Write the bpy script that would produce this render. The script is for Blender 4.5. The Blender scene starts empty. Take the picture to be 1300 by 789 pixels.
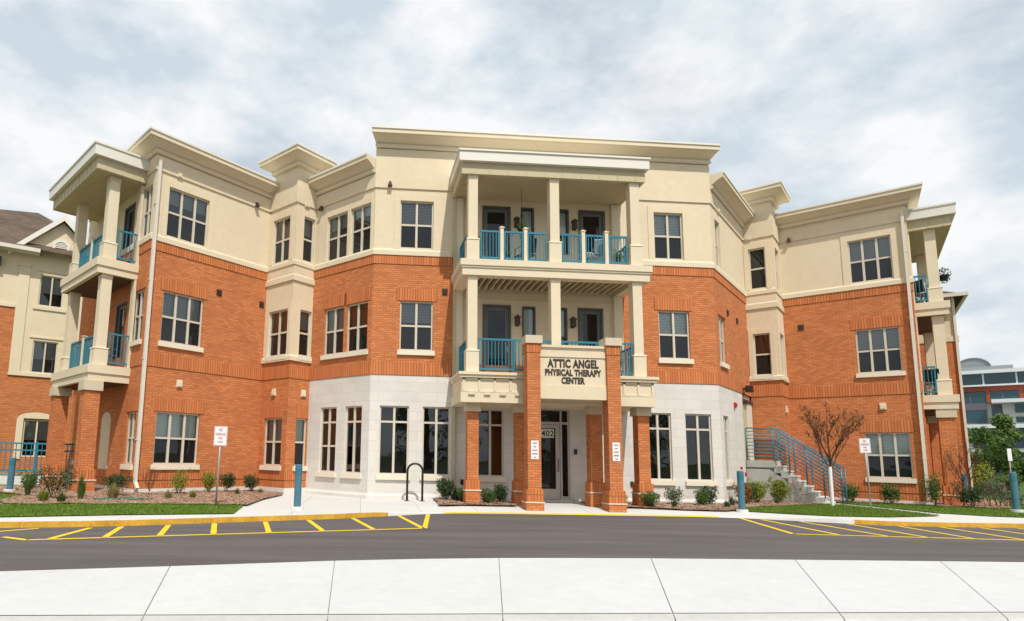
import bpy, bmesh, math, random
from mathutils import Vector, Matrix, noise as mnoise
sc = bpy.context.scene
COL = sc.collection
R = math.radians
S2 = math.sqrt(.5)

# ------------------------------------------------------------------ camera
cd = bpy.data.cameras.new('camera')
cam = bpy.data.objects.new('camera', cd)
COL.objects.link(cam)
sc.camera = cam
cd.sensor_width = 36
cd.lens = 770.075 / 1300 * 36
cd.shift_x = .11208
cd.shift_y = .06247
cd.clip_end = 3000
cam.matrix_world = Matrix(((0.997917, -0.030062, -0.057084, -0.246977),
                           (-0.060584, -0.132482, -0.989332, -18.75417),
                           (0.022179, 0.990729, -0.134027, 1.35), (0, 0, 0, 1)))

# ------------------------------------------------------------------ sky, sun, exposure
SUN_AZ, SUN_EL = R(9), R(56)
tosun = Vector((math.sin(SUN_AZ) * math.cos(SUN_EL), -math.cos(SUN_AZ) * math.cos(SUN_EL), math.sin(SUN_EL)))
w = bpy.data.worlds.new('World')
sc.world = w
w.use_nodes = True
nt = w.node_tree
nt.nodes.clear()


def nd(t, kind, **kw):
    n = t.nodes.new(kind)
    for k, v in kw.items():
        if k[0] == '_':
            n.inputs[k[1:].replace('_', ' ')].default_value = v
        else:
            setattr(n, k, v)
    return n


sky = nd(nt, 'ShaderNodeTexSky', sky_type='NISHITA', sun_disc=False, sun_elevation=SUN_EL,
         sun_rotation=math.atan2(tosun.x, tosun.y), air_density=1.0, dust_density=1.2, ozone_density=1.0)
bg = nd(nt, 'ShaderNodeBackground', _Strength=.085)
nt.links.new(sky.outputs[0], bg.inputs[0])
tc = nd(nt, 'ShaderNodeTexCoord')
sep = nd(nt, 'ShaderNodeSeparateXYZ')
nt.links.new(tc.outputs['Generated'], sep.inputs[0])
zz = nd(nt, 'ShaderNodeMath', operation='MAXIMUM')
nt.links.new(sep.outputs[2], zz.inputs[0])
zz.inputs[1].default_value = 0.0
za = nd(nt, 'ShaderNodeMath', operation='ADD')
nt.links.new(zz.outputs[0], za.inputs[0])
za.inputs[1].default_value = .32
dv = nd(nt, 'ShaderNodeVectorMath', operation='DIVIDE')
cb = nd(nt, 'ShaderNodeCombineXYZ')
for i in range(3):
    nt.links.new(za.outputs[0], cb.inputs[i])
nt.links.new(tc.outputs['Generated'], dv.inputs[0])
nt.links.new(cb.outputs[0], dv.inputs[1])
# big cloud cover
n1 = nd(nt, 'ShaderNodeTexNoise', _Scale=3.3, _Detail=11.0, _Roughness=.58, _Distortion=.25)
mp1 = nd(nt, 'ShaderNodeMapping')
mp1.inputs['Location'].default_value = (3.1, 1.7, 0)
nt.links.new(tc.outputs['Generated'], mp1.inputs[0])
mp1.inputs['Scale'].default_value = (1, 1, 1.6)
nt.links.new(mp1.outputs[0], n1.inputs['Vector'])
r1 = nd(nt, 'ShaderNodeValToRGB')
r1.color_ramp.elements[0].position = .36
r1.color_ramp.elements[1].position = .52
nt.links.new(n1.outputs[0], r1.inputs[0])
# shading of the cloud layer: pale white with grey-blue thick parts
n2 = nd(nt, 'ShaderNodeTexNoise', _Scale=5.6, _Detail=12.0, _Roughness=.57, _Distortion=.0)
mp2 = nd(nt, 'ShaderNodeMapping')
mp2.inputs['Location'].default_value = (-2.4, 5.2, 1.0)
nt.links.new(tc.outputs['Generated'], mp2.inputs[0])
mp2.inputs['Scale'].default_value = (1, 1, 1.75)
nt.links.new(mp2.outputs[0], n2.inputs['Vector'])
r2 = nd(nt, 'ShaderNodeValToRGB')
e = r2.color_ramp.elements
e[0].position = .36
e[0].color = (.55, .63, .695, 1)
e[1].position = .60
e[1].color = (.84, .85, .86, 1)
m_ = e.new(.47)
m_.color = (.68, .735, .775, 1)
nt.links.new(n2.outputs[0], r2.inputs[0])
bg2 = nd(nt, 'ShaderNodeBackground', _Strength=.92)
nt.links.new(r2.outputs[0], bg2.inputs[0])
mx = nd(nt, 'ShaderNodeMixShader')
cov = nd(nt, 'ShaderNodeMapRange')
cov.inputs['To Min'].default_value = .80
cov.inputs['To Max'].default_value = 1.0
nt.links.new(r1.outputs[0], cov.inputs['Value'])
nt.links.new(cov.outputs[0], mx.inputs[0])
nt.links.new(bg.outputs[0], mx.inputs[1])
nt.links.new(bg2.outputs[0], mx.inputs[2])
wo = nd(nt, 'ShaderNodeOutputWorld')
nt.links.new(mx.outputs[0], wo.inputs[0])

sd = bpy.data.lights.new('sun', 'SUN')
sd.energy = 3.3
sd.angle = R(.9)
sd.color = (1, .955, .87)
sun = bpy.data.objects.new('sun', sd)
COL.objects.link(sun)
sun.rotation_euler = (-tosun).to_track_quat('-Z', 'Y').to_euler()
vs = sc.view_settings
vs.view_transform = 'Standard'
vs.look = 'None'
vs.gamma = 1
vs.exposure = 0.3

# ------------------------------------------------------------------ mesh helper


class MB:
    def __init__(self):
        self.v, self.f, self.uv, self.mi = [], [], [], []

    def face(self, pts, uvs=None, mi=0):
        b = len(self.v)
        self.v += [tuple(p) for p in pts]
        self.f.append(tuple(range(b, b + len(pts))))
        self.uv += list(uvs) if uvs else [(0, 0)] * len(pts)
        self.mi.append(mi)

    def hexa(self, c, mi=0):
        # c: 8 corners, bottom ring 0-3, top ring 4-7 ; uv by box projection
        for q in ((0, 3, 2, 1), (4, 5, 6, 7), (0, 1, 5, 4), (1, 2, 6, 5), (2, 3, 7, 6), (3, 0, 4, 7)):
            p = [Vector(c[i]) for i in q]
            n = (p[1] - p[0]).cross(p[2] - p[1])
            if abs(n.z) > .8 * n.length:
                uv = [(a.x, a.y) for a in p]
            else:
                h = Vector((-n.y, n.x, 0)).normalized() if n.length > 0 else Vector((1, 0, 0))
                uv = [(a.dot(h), a.z) for a in p]
            self.face(p, uv, mi)

    def fbox(self, fr, s0, s1, o0, o1, z0, z1, mi=0, taper=0.0):
        t = taper
        a = [fr(s0, o0, z0), fr(s1, o0, z0), fr(s1, o1, z0), fr(s0, o1, z0),
             fr(s0 + t, o0 + t, z1), fr(s1 - t, o0 + t, z1), fr(s1 - t, o1 - t, z1), fr(s0 + t, o1 - t, z1)]
        # frames are left-handed for (s, out): flip so the normals point out
        a = [a[3], a[2], a[1], a[0], a[7], a[6], a[5], a[4]] if fr.flip else a
        self.hexa(a, mi)

    def box(self, x0, x1, y0, y1, z0, z1, mi=0):
        self.hexa([(x0, y0, z0), (x1, y0, z0), (x1, y1, z0), (x0, y1, z0),
                   (x0, y0, z1), (x1, y0, z1), (x1, y1, z1), (x0, y1, z1)], mi)

    def tube(self, pts, rad, n=8, mi=0, caps=True):
        pts = [Vector(p) for p in pts]
        rads = rad if isinstance(rad, (list, tuple)) else [rad] * len(pts)
        rings = []
        ref = None
        for i, p in enumerate(pts):
            d = (pts[min(i + 1, len(pts) - 1)] - pts[max(i - 1, 0)]).normalized()
            if ref is None:
                ref = Vector((0, 0, 1)) if abs(d.z) < .9 else Vector((1, 0, 0))
            a = d.cross(ref).normalized()
            b = a.cross(d).normalized()
            ref = b
            rings.append([p + (a * math.cos(2 * math.pi * k / n) + b * math.sin(2 * math.pi * k / n)) * rads[i] for k in range(n)])
        for i in range(len(rings) - 1):
            for k in range(n):
                k2 = (k + 1) % n
                self.face([rings[i][k2], rings[i][k], rings[i + 1][k], rings[i + 1][k2]],
                          [(k2 / n, i), (k / n, i), (k / n, i + 1), (k2 / n, i + 1)], mi)
        if caps:
            self.face(rings[0], None, mi)
            self.face(rings[-1][::-1], None, mi)

    def build(self, name, mats, parent=None, smooth=False, loc=None, bevel=0):
        me = bpy.data.meshes.new(name)
        me.from_pydata(self.v, [], self.f)
        uvl = me.uv_layers.new(name='UVMap')
        flat = [c for q in self.uv for c in q]
        uvl.data.foreach_set('uv', flat)
        if not isinstance(mats, (list, tuple)):
            mats = [mats]
        for m in mats:
            me.materials.append(m)
        me.polygons.foreach_set('material_index', self.mi)
        if smooth:
            bm = bmesh.new()
            bm.from_mesh(me)
            bmesh.ops.remove_doubles(bm, verts=bm.verts, dist=.0005)
            bm.to_mesh(me)
            bm.free()
            me.polygons.foreach_set('use_smooth', [True] * len(me.polygons))
        me.update()
        o = bpy.data.objects.new(name, me)
        COL.objects.link(o)
        if parent:
            o.parent = parent
        if loc:
            o.location = loc
        if bevel:
            bm = bmesh.new()
            bm.from_mesh(me)
            bmesh.ops.remove_doubles(bm, verts=bm.verts, dist=.0005)
            bm.to_mesh(me)
            bm.free()
            b = o.modifiers.new('bevel', 'BEVEL')
            b.width = bevel
            b.segments = 2
            b.limit_method = 'ANGLE'
        return o


class Fr:
    """wall frame: along d, outward n"""
    def __init__(self, o, d, n=None):
        self.o = Vector((o[0], o[1], 0))
        self.d = Vector((d[0], d[1], 0)).normalized()
        self.n = Vector((n[0], n[1], 0)).normalized() if n else Vector((self.d.y, -self.d.x, 0))
        self.flip = self.d.cross(self.n).z < 0

    def __call__(self, s, out, z):
        p = self.o + self.d * s + self.n * out
        return Vector((p.x, p.y, z))


def tag(o, label=None, cat=None, group=None, kind=None):
    if label:
        o['label'] = label
    if cat:
        o['category'] = cat
    if group:
        o['group'] = group
    if kind:
        o['kind'] = kind
    return o


def empty(name, loc=(0, 0, 0), rz=0, label=None, cat=None, group=None):
    o = bpy.data.objects.new(name, None)
    COL.objects.link(o)
    o.empty_display_size = .2
    o.location = loc
    o.rotation_euler = (0, 0, rz)
    return tag(o, label, cat, group)


def copy_tree(o, parent=None):
    c = o.copy()
    COL.objects.link(c)
    c.parent = parent
    for ch in list(o.children):
        copy_tree(ch, c)
    return c


# ------------------------------------------------------------------ materials
MATS = {}


def mat(name, col, rough=.6, spec=.5, metal=0, nscale=0, namp=0.0, bump=0, bscale=40, coat=0, trans=0):
    m = bpy.data.materials.new(name)
    m.use_nodes = True
    t = m.node_tree
    p = t.nodes['Principled BSDF']
    p.inputs['Base Color'].default_value = (*col, 1)
    p.inputs['Roughness'].default_value = rough
    p.inputs['Specular IOR Level'].default_value = spec
    p.inputs['Metallic'].default_value = metal
    p.inputs['Coat Weight'].default_value = coat
    if nscale:
        c = nd(t, 'ShaderNodeTexCoord')
        a = nd(t, 'ShaderNodeTexNoise', _Scale=nscale, _Detail=6.0, _Roughness=.65)
        b = nd(t, 'ShaderNodeTexNoise', _Scale=nscale * 9, _Detail=4.0, _Roughness=.7)
        t.links.new(c.outputs['Object'], a.inputs['Vector'])
        t.links.new(c.outputs['Object'], b.inputs['Vector'])
        ad = nd(t, 'ShaderNodeMath', operation='ADD')
        t.links.new(a.outputs[0], ad.inputs[0])
        t.links.new(b.outputs[0], ad.inputs[1])
        mr = nd(t, 'ShaderNodeMapRange')
        mr.inputs['From Min'].default_value = .65
        mr.inputs['From Max'].default_value = 1.35
        mr.inputs['To Min'].default_value = 1 - namp
        mr.inputs['To Max'].default_value = 1 + namp
        t.links.new(ad.outputs[0], mr.inputs['Value'])
        vm = nd(t, 'ShaderNodeVectorMath', operation='SCALE')
        vm.inputs[0].default_value = col
        t.links.new(mr.outputs[0], vm.inputs['Scale'])
        t.links.new(vm.outputs[0], p.inputs['Base Color'])
    if bump:
        c = nd(t, 'ShaderNodeTexCoord')
        b = nd(t, 'ShaderNodeTexNoise', _Scale=bscale, _Detail=5.0, _Roughness=.7)
        t.links.new(c.outputs['Object'], b.inputs['Vector'])
        bp = nd(t, 'ShaderNodeBump', _Strength=bump, _Distance=.02)
        t.links.new(b.outputs[0], bp.inputs['Height'])
        t.links.new(bp.outputs[0], p.inputs['Normal'])
    MATS[name] = m
    return m


def brick_mat(name, c1, c2, mortar, bw, rh, ms, offset=.5, rough=.85, var=.25, bump=.5, big=.12):
    m = bpy.data.materials.new(name)
    m.use_nodes = True
    t = m.node_tree
    p = t.nodes['Principled BSDF']
    p.inputs['Roughness'].default_value = rough
    p.inputs['Specular IOR Level'].default_value = .25
    uv = nd(t, 'ShaderNodeUVMap', uv_map='UVMap')
    br = nd(t, 'ShaderNodeTexBrick', offset=offset)
    br.inputs['Color1'].default_value = (*c1, 1)
    br.inputs['Color2'].default_value = (*c2, 1)
    br.inputs['Mortar'].default_value = (*mortar, 1)
    br.inputs['Scale'].default_value = 1
    br.inputs['Mortar Size'].default_value = ms
    br.inputs['Mortar Smooth'].default_value = .2
    br.inputs['Brick Width'].default_value = bw
    br.inputs['Row Height'].default_value = rh
    t.links.new(uv.outputs[0], br.inputs['Vector'])
    nz = nd(t, 'ShaderNodeTexNoise', _Scale=.9, _Detail=7.0, _Roughness=.65)
    t.links.new(uv.outputs[0], nz.inputs['Vector'])
    n2 = nd(t, 'ShaderNodeTexNoise', _Scale=38.0, _Detail=3.0, _Roughness=.7)
    t.links.new(uv.outputs[0], n2.inputs['Vector'])
    ad = nd(t, 'ShaderNodeMath', operation='MULTIPLY_ADD')
    t.links.new(n2.outputs[0], ad.inputs[0])
    ad.inputs[1].default_value = var / max(big, .001)
    t.links.new(nz.outputs[0], ad.inputs[2])
    mr = nd(t, 'ShaderNodeMapRange')
    k = var / max(big, .001)
    mr.inputs['From Min'].default_value = .25 * (1 + k)
    mr.inputs['From Max'].default_value = .75 * (1 + k)
    mr.inputs['To Min'].default_value = 1 - big - var
    mr.inputs['To Max'].default_value = 1 + big + var
    t.links.new(ad.outputs[0], mr.inputs['Value'])
    vm = nd(t, 'ShaderNodeVectorMath', operation='SCALE')
    t.links.new(br.outputs['Color'], vm.inputs[0])
    t.links.new(mr.outputs[0], vm.inputs['Scale'])
    t.links.new(vm.outputs[0], p.inputs['Base Color'])
    iv = nd(t, 'ShaderNodeMath', operation='SUBTRACT')
    iv.inputs[0].default_value = 1
    t.links.new(br.outputs['Fac'], iv.inputs[1])
    sm = nd(t, 'ShaderNodeMath', operation='MULTIPLY_ADD')
    t.links.new(n2.outputs[0], sm.inputs[0])
    sm.inputs[1].default_value = .35
    t.links.new(iv.outputs[0], sm.inputs[2])
    bp = nd(t, 'ShaderNodeBump', _Strength=bump, _Distance=.006)
    t.links.new(sm.outputs[0], bp.inputs['Height'])
    t.links.new(bp.outputs[0], p.inputs['Normal'])
    MATS[name] = m
    return m


def glass_mat(name, tint, base, screen=0.0, rough=.015, refl=1.45):
    m = bpy.data.materials.new(name)
    m.use_nodes = True
    t = m.node_tree
    t.nodes.clear()
    tr = nd(t, 'ShaderNodeBsdfTransparent')
    tr.inputs[0].default_value = (*tint, 1)
    gl = nd(t, 'ShaderNodeBsdfGlossy')
    gl.inputs['Roughness'].default_value = rough
    gl.inputs['Color'].default_value = (.93, .97, 1, 1)
    # very faint waviness of real panes
    c = nd(t, 'ShaderNodeTexCoord')
    nz = nd(t, 'ShaderNodeTexNoise', _Scale=1.6, _Detail=1.0)
    t.links.new(c.outputs['Object'], nz.inputs['Vector'])
    bp = nd(t, 'ShaderNodeBump', _Strength=.06, _Distance=.05)
    t.links.new(nz.outputs[0], bp.inputs['Height'])
    t.links.new(bp.outputs[0], gl.inputs['Normal'])
    df = nd(t, 'ShaderNodeBsdfDiffuse')
    df.inputs[0].default_value = (*base, 1)
    fr = nd(t, 'ShaderNodeFresnel', _IOR=refl)
    mu = nd(t, 'ShaderNodeMath', operation='MULTIPLY')
    t.links.new(fr.outputs[0], mu.inputs[0])
    mu.inputs[1].default_value = 2.2 * (1 - .65 * screen)
    m1 = nd(t, 'ShaderNodeMixShader')
    m1.inputs[0].default_value = screen
    t.links.new(tr.outputs[0], m1.inputs[1])
    t.links.new(df.outputs[0], m1.inputs[2])
    m2 = nd(t, 'ShaderNodeMixShader')
    t.links.new(mu.outputs[0], m2.inputs[0])
    t.links.new(m1.outputs[0], m2.inputs[1])
    t.links.new(gl.outputs[0], m2.inputs[2])
    o = nd(t, 'ShaderNodeOutputMaterial')
    t.links.new(m2.outputs[0], o.inputs[0])
    MATS[name] = m
    return m


def leaf_mat(name, c1, c2, tl=.35, scale=7):
    m = bpy.data.materials.new(name)
    m.use_nodes = True
    t = m.node_tree
    t.nodes.clear()
    g = nd(t, 'ShaderNodeNewGeometry')
    c = nd(t, 'ShaderNodeTexCoord')
    nz = nd(t, 'ShaderNodeTexNoise', _Scale=scale, _Detail=2.0)
    t.links.new(c.outputs['Object'], nz.inputs['Vector'])
    ad = nd(t, 'ShaderNodeMath', operation='MULTIPLY_ADD')
    t.links.new(g.outputs['Random Per Island'], ad.inputs[0])
    ad.inputs[1].default_value = .45
    t.links.new(nz.outputs[0], ad.inputs[2])
    r = nd(t, 'ShaderNodeValToRGB')
    r.color_ramp.elements[0].position = .42
    r.color_ramp.elements[0].color = (*c1, 1)
    r.color_ramp.elements[1].position = 1.0
    r.color_ramp.elements[1].color = (*c2, 1)
    t.links.new(ad.outputs[0], r.inputs[0])
    p = nd(t, 'ShaderNodeBsdfPrincipled', _Roughness=.55)
    p.inputs['Specular IOR Level'].default_value = .35
    t.links.new(r.outputs[0], p.inputs['Base Color'])
    tr = nd(t, 'ShaderNodeBsdfTranslucent')
    t.links.new(r.outputs[0], tr.inputs[0])
    mx = nd(t, 'ShaderNodeMixShader')
    mx.inputs[0].default_value = tl
    t.links.new(p.outputs[0], mx.inputs[1])
    t.links.new(tr.outputs[0], mx.inputs[2])
    o = nd(t, 'ShaderNodeOutputMaterial')
    t.links.new(mx.outputs[0], o.inputs[0])
    MATS[name] = m
    return m


BRICK = brick_mat('orange_brick', (.67, .228, .080), (.51, .155, .050), (.36, .165, .080), .203, .0677, .0085, big=.11, var=.18, bump=1.0)
SOLD = brick_mat('soldier_brick', (.64, .212, .072), (.52, .155, .050), (.27, .115, .052), .0850, .42, .011, offset=0, big=.09, var=.16, bump=.8)
STONE = brick_mat('pale_stone', (.67, .64, .595), (.625, .595, .55), (.55, .52, .475), .61, .305, .007, big=.09, var=.07, bump=.25)
STUCCO = mat('cream_stucco', (.71, .60, .43), .9, .2, nscale=.55, namp=.07, bump=.25, bscale=90)
TRIM = mat('cream_trim', (.70, .605, .44), .75, .3, nscale=.8, namp=.05)
FASCIA = mat('white_fascia', (.72, .69, .61), .55, .4, nscale=1.2, namp=.04)
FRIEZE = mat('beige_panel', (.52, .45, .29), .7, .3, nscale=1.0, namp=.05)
CAPST = mat('pale_cast_stone', (.58, .50, .37), .85, .2, nscale=1.5, namp=.07)
SILLM = mat('cream_sill', (.72, .65, .52), .8, .2, nscale=2, namp=.06)
FRAME = mat('taupe_window_frame', (.60, .54, .44), .5, .4)
SPOUT = mat('white_downspout', (.68, .63, .54), .45, .5, nscale=3, namp=.04)
TEAL = mat('teal_painted_steel', (.022, .19, .275), .4, .5, nscale=4, namp=.10)
DTEAL = mat('bollard_teal_steel', (.055, .165, .22), .45, .5, nscale=4, namp=.12)
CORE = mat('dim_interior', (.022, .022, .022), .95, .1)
BLINDP = mat('pale_roller_blind', (.74, .80, .74), .8, .2)
BLINDG = mat('grey_blind', (.36, .39, .40), .8, .2)
CURT = mat('brown_curtain', (.22, .075, .03), .9, .1)
GLASS = glass_mat('window_glass', (.86, .90, .90), (.02, .02, .02), .0)
SCREEN = glass_mat('screened_glass', (.40, .42, .43), (.014, .015, .017), .7)
DARKF = mat('dark_bronze_frame', (.09, .08, .07), .45, .5)
ALU = mat('pale_aluminium_frame', (.48, .46, .42), .4, .5, metal=.2)
DKDOOR = mat('dark_door_paint', (.12, .125, .13), .4, .5)
BLACK = mat('black_powder_coat', (.012, .012, .013), .4, .5)
BRONZE = mat('dark_bronze_fixture', (.05, .032, .02), .5, .5)
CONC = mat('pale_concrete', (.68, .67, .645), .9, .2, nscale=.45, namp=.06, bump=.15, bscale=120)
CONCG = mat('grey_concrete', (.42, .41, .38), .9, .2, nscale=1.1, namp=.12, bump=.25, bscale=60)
CONCF = mat('white_foundation', (.66, .64, .60), .9, .2, nscale=1.5, namp=.08)
YEL = mat('road_yellow_paint', (.74, .50, .025), .75, .3, nscale=3.5, namp=.16)
YELC = mat('kerb_yellow_paint', (.56, .31, .035), .8, .3, nscale=2.6, namp=.38)
GALV = mat('galvanised_steel', (.36, .38, .39), .45, .5, metal=.5, nscale=8, namp=.1)
SIGNW = mat('white_sign_face', (.80, .79, .80), .4, .5)
SIGNR = mat('red_sign_paint', (.42, .03, .05), .5, .4)
SIGNK = mat('dark_sign_lettering', (.05, .035, .028), .5, .4)
RED = mat('red_plastic', (.45, .02, .02), .4, .5)
SHING = brick_mat('brown_shingle', (.135, .098, .072), (.09, .066, .05), (.05, .038, .03), .30, .14, .006, big=.2, var=.3, rough=.95)
BARK = mat('grey_brown_bark', (.105, .056, .032), .9, .2, nscale=9, namp=.25)
WHITE = mat('white_plastic_guard', (.78, .78, .78), .5, .4)
GOLDW = mat('wood_slat', (.2, .12, .06), .7)
CONCP = mat('walk_concrete', (.68, .67, .645), .9, .2, nscale=.45, namp=.06)

# ------------------------------------------------------------------ plan of the main building
B0 = (-6.79, -.56)
CL = (-3.745, 2.485)
CC = (-2.68, 1.42)
D0 = (-2.05, 2.05)
E0 = (0, 0)
G1 = (11.21, 0)
H1 = (14.41, 3.2)
IC = (15.126, 2.49)
J0 = (15.988, 3.352)
J1 = (18.73, .61)
dA = Vector((.648466, -.761243))
dK = Vector((S2, S2)) - .08 * Vector((S2, -S2))
dK.normalize()
A0 = (B0[0] - dA.x * 6.3, B0[1] - dA.y * 6.3)
K1 = (J1[0] + dK.x * 10.5, J1[1] + dK.y * 10.5)
PATH = [A0, B0, CL, CC, D0, E0, G1, H1, IC, J0, J1, K1]
SEG = dict(A=0, B=1, C1=2, C2=3, D=4, E=5, H=6, I1=7, I2=8, J=9, K=10)


def seglen(i):
    return (Vector(PATH[i + 1]) - Vector(PATH[i])).length


UOFF = [0]
for i in range(len(PATH) - 1):
    UOFF.append(UOFF[-1] + seglen(i))


def frame(k):
    i = SEG[k]
    a, b = PATH[i], PATH[i + 1]
    return Fr(a, (b[0] - a[0], b[1] - a[1]))


FA = Fr(B0, (-dA.x, -dA.y), (dA.y, -dA.x))       # distances measured back from the front corner
FK = Fr(J1, (dK.x, dK.y), (dK.y, -dK.x))
LA = seglen(0)
building = empty('apartment_building', (0, 0, 0), 0,
                 'three storey orange brick and cream stucco care building with balconies over a pillared entrance', 'building')

HOLES = {}


def hole(k, s0, s1, z0, z1):
    HOLES.setdefault(k, []).append((s0, s1, z0, z1))


def wall(mb, fr, s0, s1, z0, z1, holes=(), out=0.0, depth=.13, u0=0.0, mi=0):
    hs = [h for h in holes if h[0] < s1 and h[1] > s0 and h[2] < z1 and h[3] > z0]
    ss = sorted({s0, s1, *[min(max(a, s0), s1) for h in hs for a in h[:2]]})
    zs = sorted({z0, z1, *[min(max(a, z0), z1) for h in hs for a in h[2:]]})
    for i in range(len(ss) - 1):
        for j in range(len(zs) - 1):
            a, b, c, d = ss[i], ss[i + 1], zs[j], zs[j + 1]
            ms, mz = (a + b) / 2, (c + d) / 2
            if any(h[0] < ms < h[1] and h[2] < mz < h[3] for h in hs):
                continue
            mb.face([fr(a, out, c), fr(b, out, c), fr(b, out, d), fr(a, out, d)],
                    [(u0 + a, c), (u0 + b, c), (u0 + b, d), (u0 + a, d)], mi)
    for h in hs:
        a, b = max(h[0], s0), min(h[1], s1)
        c, d = max(h[2], z0), min(h[3], z1)
        for (p, q, z_, zt) in ((a, a, c, d), (b, b, c, d)):
            mb.face([fr(p, out, z_), fr(p, out - depth, z_), fr(p, out - depth, zt), fr(p, out, zt)],
                    [(u0 + p, z_), (u0 + p + depth, z_), (u0 + p + depth, zt), (u0 + p, zt)], mi)
        if h[3] <= z1:
            mb.face([fr(a, out, d), fr(b, out, d), fr(b, out - depth, d), fr(a, out - depth, d)],
                    [(u0 + a, d), (u0 + b, d), (u0 + b, d + depth), (u0 + a, d + depth)], mi)
        if h[2] >= z0:
            mb.face([fr(a, out, c), fr(b, out, c), fr(b, out - depth, c), fr(a, out - depth, c)],
                    [(u0 + a, c), (u0 + b, c), (u0 + b, c - depth), (u0 + a, c - depth)], mi)


def sweep(mb, path, prof, u0=0.0, mi=0, start=None, end=None, caps=True, vlen=False):
    """prof: list of (out, z). start/end: virtual neighbour directions for a mitred end."""
    P = [Vector((p[0], p[1])) for p in path]
    n = len(P)
    dirs = [(P[i + 1] - P[i]).normalized() for i in range(n - 1)]
    mit = []
    for i in range(n):
        d0 = dirs[i - 1] if i > 0 else (Vector(start).normalized() if start else dirs[0])
        d1 = dirs[i] if i < n - 1 else (Vector(end).normalized() if end else dirs[-1])
        n0, n1 = Vector((d0.y, -d0.x)), Vector((d1.y, -d1.x))
        m = (n0 + n1).normalized()
        mit.append(m / max(.2, m.dot(n0)))
    u = u0
    for i in range(n - 1):
        L = (P[i + 1] - P[i]).length
        v = 0
        for j in range(len(prof) - 1):
            (oa, za), (ob, zb) = prof[j], prof[j + 1]
            dl = math.hypot(ob - oa, zb - za)
            A = P[i] + mit[i] * oa
            B = P[i + 1] + mit[i + 1] * oa
            C = P[i + 1] + mit[i + 1] * ob
            D = P[i] + mit[i] * ob
            va, vb = (v, v + dl) if vlen else (za, zb)
            mb.face([(A.x, A.y, za), (B.x, B.y, za), (C.x, C.y, zb), (D.x, D.y, zb)],
                    [(u, va), (u + L, va), (u + L, vb), (u, vb)], mi)
            v += dl
        u += L
    if caps:
        for i, rev in ((0, False), (n - 1, True)):
            pts = [((P[i] + mit[i] * o).x, (P[i] + mit[i] * o).y, z) for o, z in prof]
            mb.face(pts[::-1] if not rev else pts, None, mi)


# ------------------------------------------------------------------ windows
WIN = []          # (frame key, s0, s1, z0, z1, cols, style)


def win(k, s0, s1, z0, z1, cols=2, style='sash', blind=None, sill=True):
    hole(k, s0, s1, z0, z1)
    WIN.append((k, s0, s1, z0, z1, cols, style, blind, sill))


Z3, T3, Z2w, T2, ZB, TB, ZS, TS = 8.0, 9.6, 4.67, 6.26, .96, 2.54, .80, 2.91
# E plane (s = x)
win('E', .82, 1.90, Z3, T3, 2, 'sash', (.45, BLINDG))
win('E', .88, 1.93, Z2w, T2, 2, 'sash', (.42, BLINDG))
win('E', .32, 1.23, ZS, TS, 2, 'shop')
win('E', 1.66, 2.52, ZS, TS, 2, 'shop')
win('E', 9.25, 10.24, Z3, T3, 2, 'sash', (.5, BLINDP))
win('E', 9.30, 10.33, Z2w, T2, 2, 'sash', (.5, BLINDP))
win('E', 8.74, 9.59, ZS, TS, 2, 'shop')
win('E', 10.05, 10.91, ZS, TS, 2, 'shop')
win('E', 3.36, 4.2, ZS, 2.88, 2, 'shop', (1.0, CURT))
win('E', 6.95, 7.72, ZS, 2.88, 2, 'shop')
# D
win('D', .61, 1.64, Z3 - .05, 9.55, 2, 'sash', (.3, BLINDG))
win('D', 1.79, 2.73, Z3 - .05, 9.55, 2, 'sash', (.2, BLINDP))
win('D', .65, 1.60, Z2w, T2, 2, 'sash', (.5, BLINDG))
win('D', 1.74, 2.70, Z2w, T2, 2, 'sash', (.5, CURT))
win('D', .63, 1.41, ZS, TS, 2, 'shopsash')
win('D', 1.82, 2.57, ZS, TS, 2, 'shop', (1.0, CURT))
# B
win('B', .45, 1.86, Z3, T3, 3, 'sash', (.30, BLINDG))
win('B', .51, 1.89, Z2w, T2, 3, 'sash', (.46, BLINDG))
win('B', .575, 2.02, ZB, TB, 3, 'sash', (.52, BLINDP))
# left bay
win('C1', .25, 1.20, Z3, T3, 2, 'sash', (.5, CURT))
win('C1', .25, 1.30, Z2w, T2, 2, 'sash', (.5, CURT))
win('C1', .28, 1.24, ZB, TB, 2, 'sash', (.5, BLINDG))
win('C2', .34, .83, Z3, T3, 1, 'sash', (.38, BLINDG))
win('C2', .34, .84, Z2w, T2, 1, 'sash', (.4, BLINDG))
win('C2', .38, .85, ZB, TB, 1, 'sash', (.5, BLINDP))
# H
win('H', .40, 1.0, Z3, T3, 2, 'sash', (.6, BLINDP))
win('H', .40, 1.2, Z2w, T2, 2, 'sash', (.5, BLINDG))
win('H', .40, 1.05, ZS, TS, 2, 'shop')
# right bay
win('I1', .18, .74, Z3, T3, 1, 'sash')
win('I1', .18, .74, Z2w, T2, 1, 'sash', (.5, CURT))
win('I2', .22, .95, Z3, T3, 2, 'sash')
win('I2', .22, .95, Z2w, T2, 2, 'sash')
# J
win('J', 2.17, 3.41, Z3, T3, 3, 'sash', (.45, BLINDG))
win('J', 2.19, 3.43, Z2w, T2, 3, 'sash', (.45, BLINDG))
win('J', 2.22, 3.46, .99, 2.55, 3, 'sash', (.5, BLINDP))
# A: measured back from the corner, so flip
for (a, b, z0, z1, st) in ((.2, .95, Z3, T3, 'sash'), (.2, 1.0, Z2w, T2, 'sash'), (.1, .8, .95, 2.5, 'sash'), (4.65, 5.6, .97, 2.6, 'sash')):
    win('A', LA - b, LA - a, z0, z1, 2, st)


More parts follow.
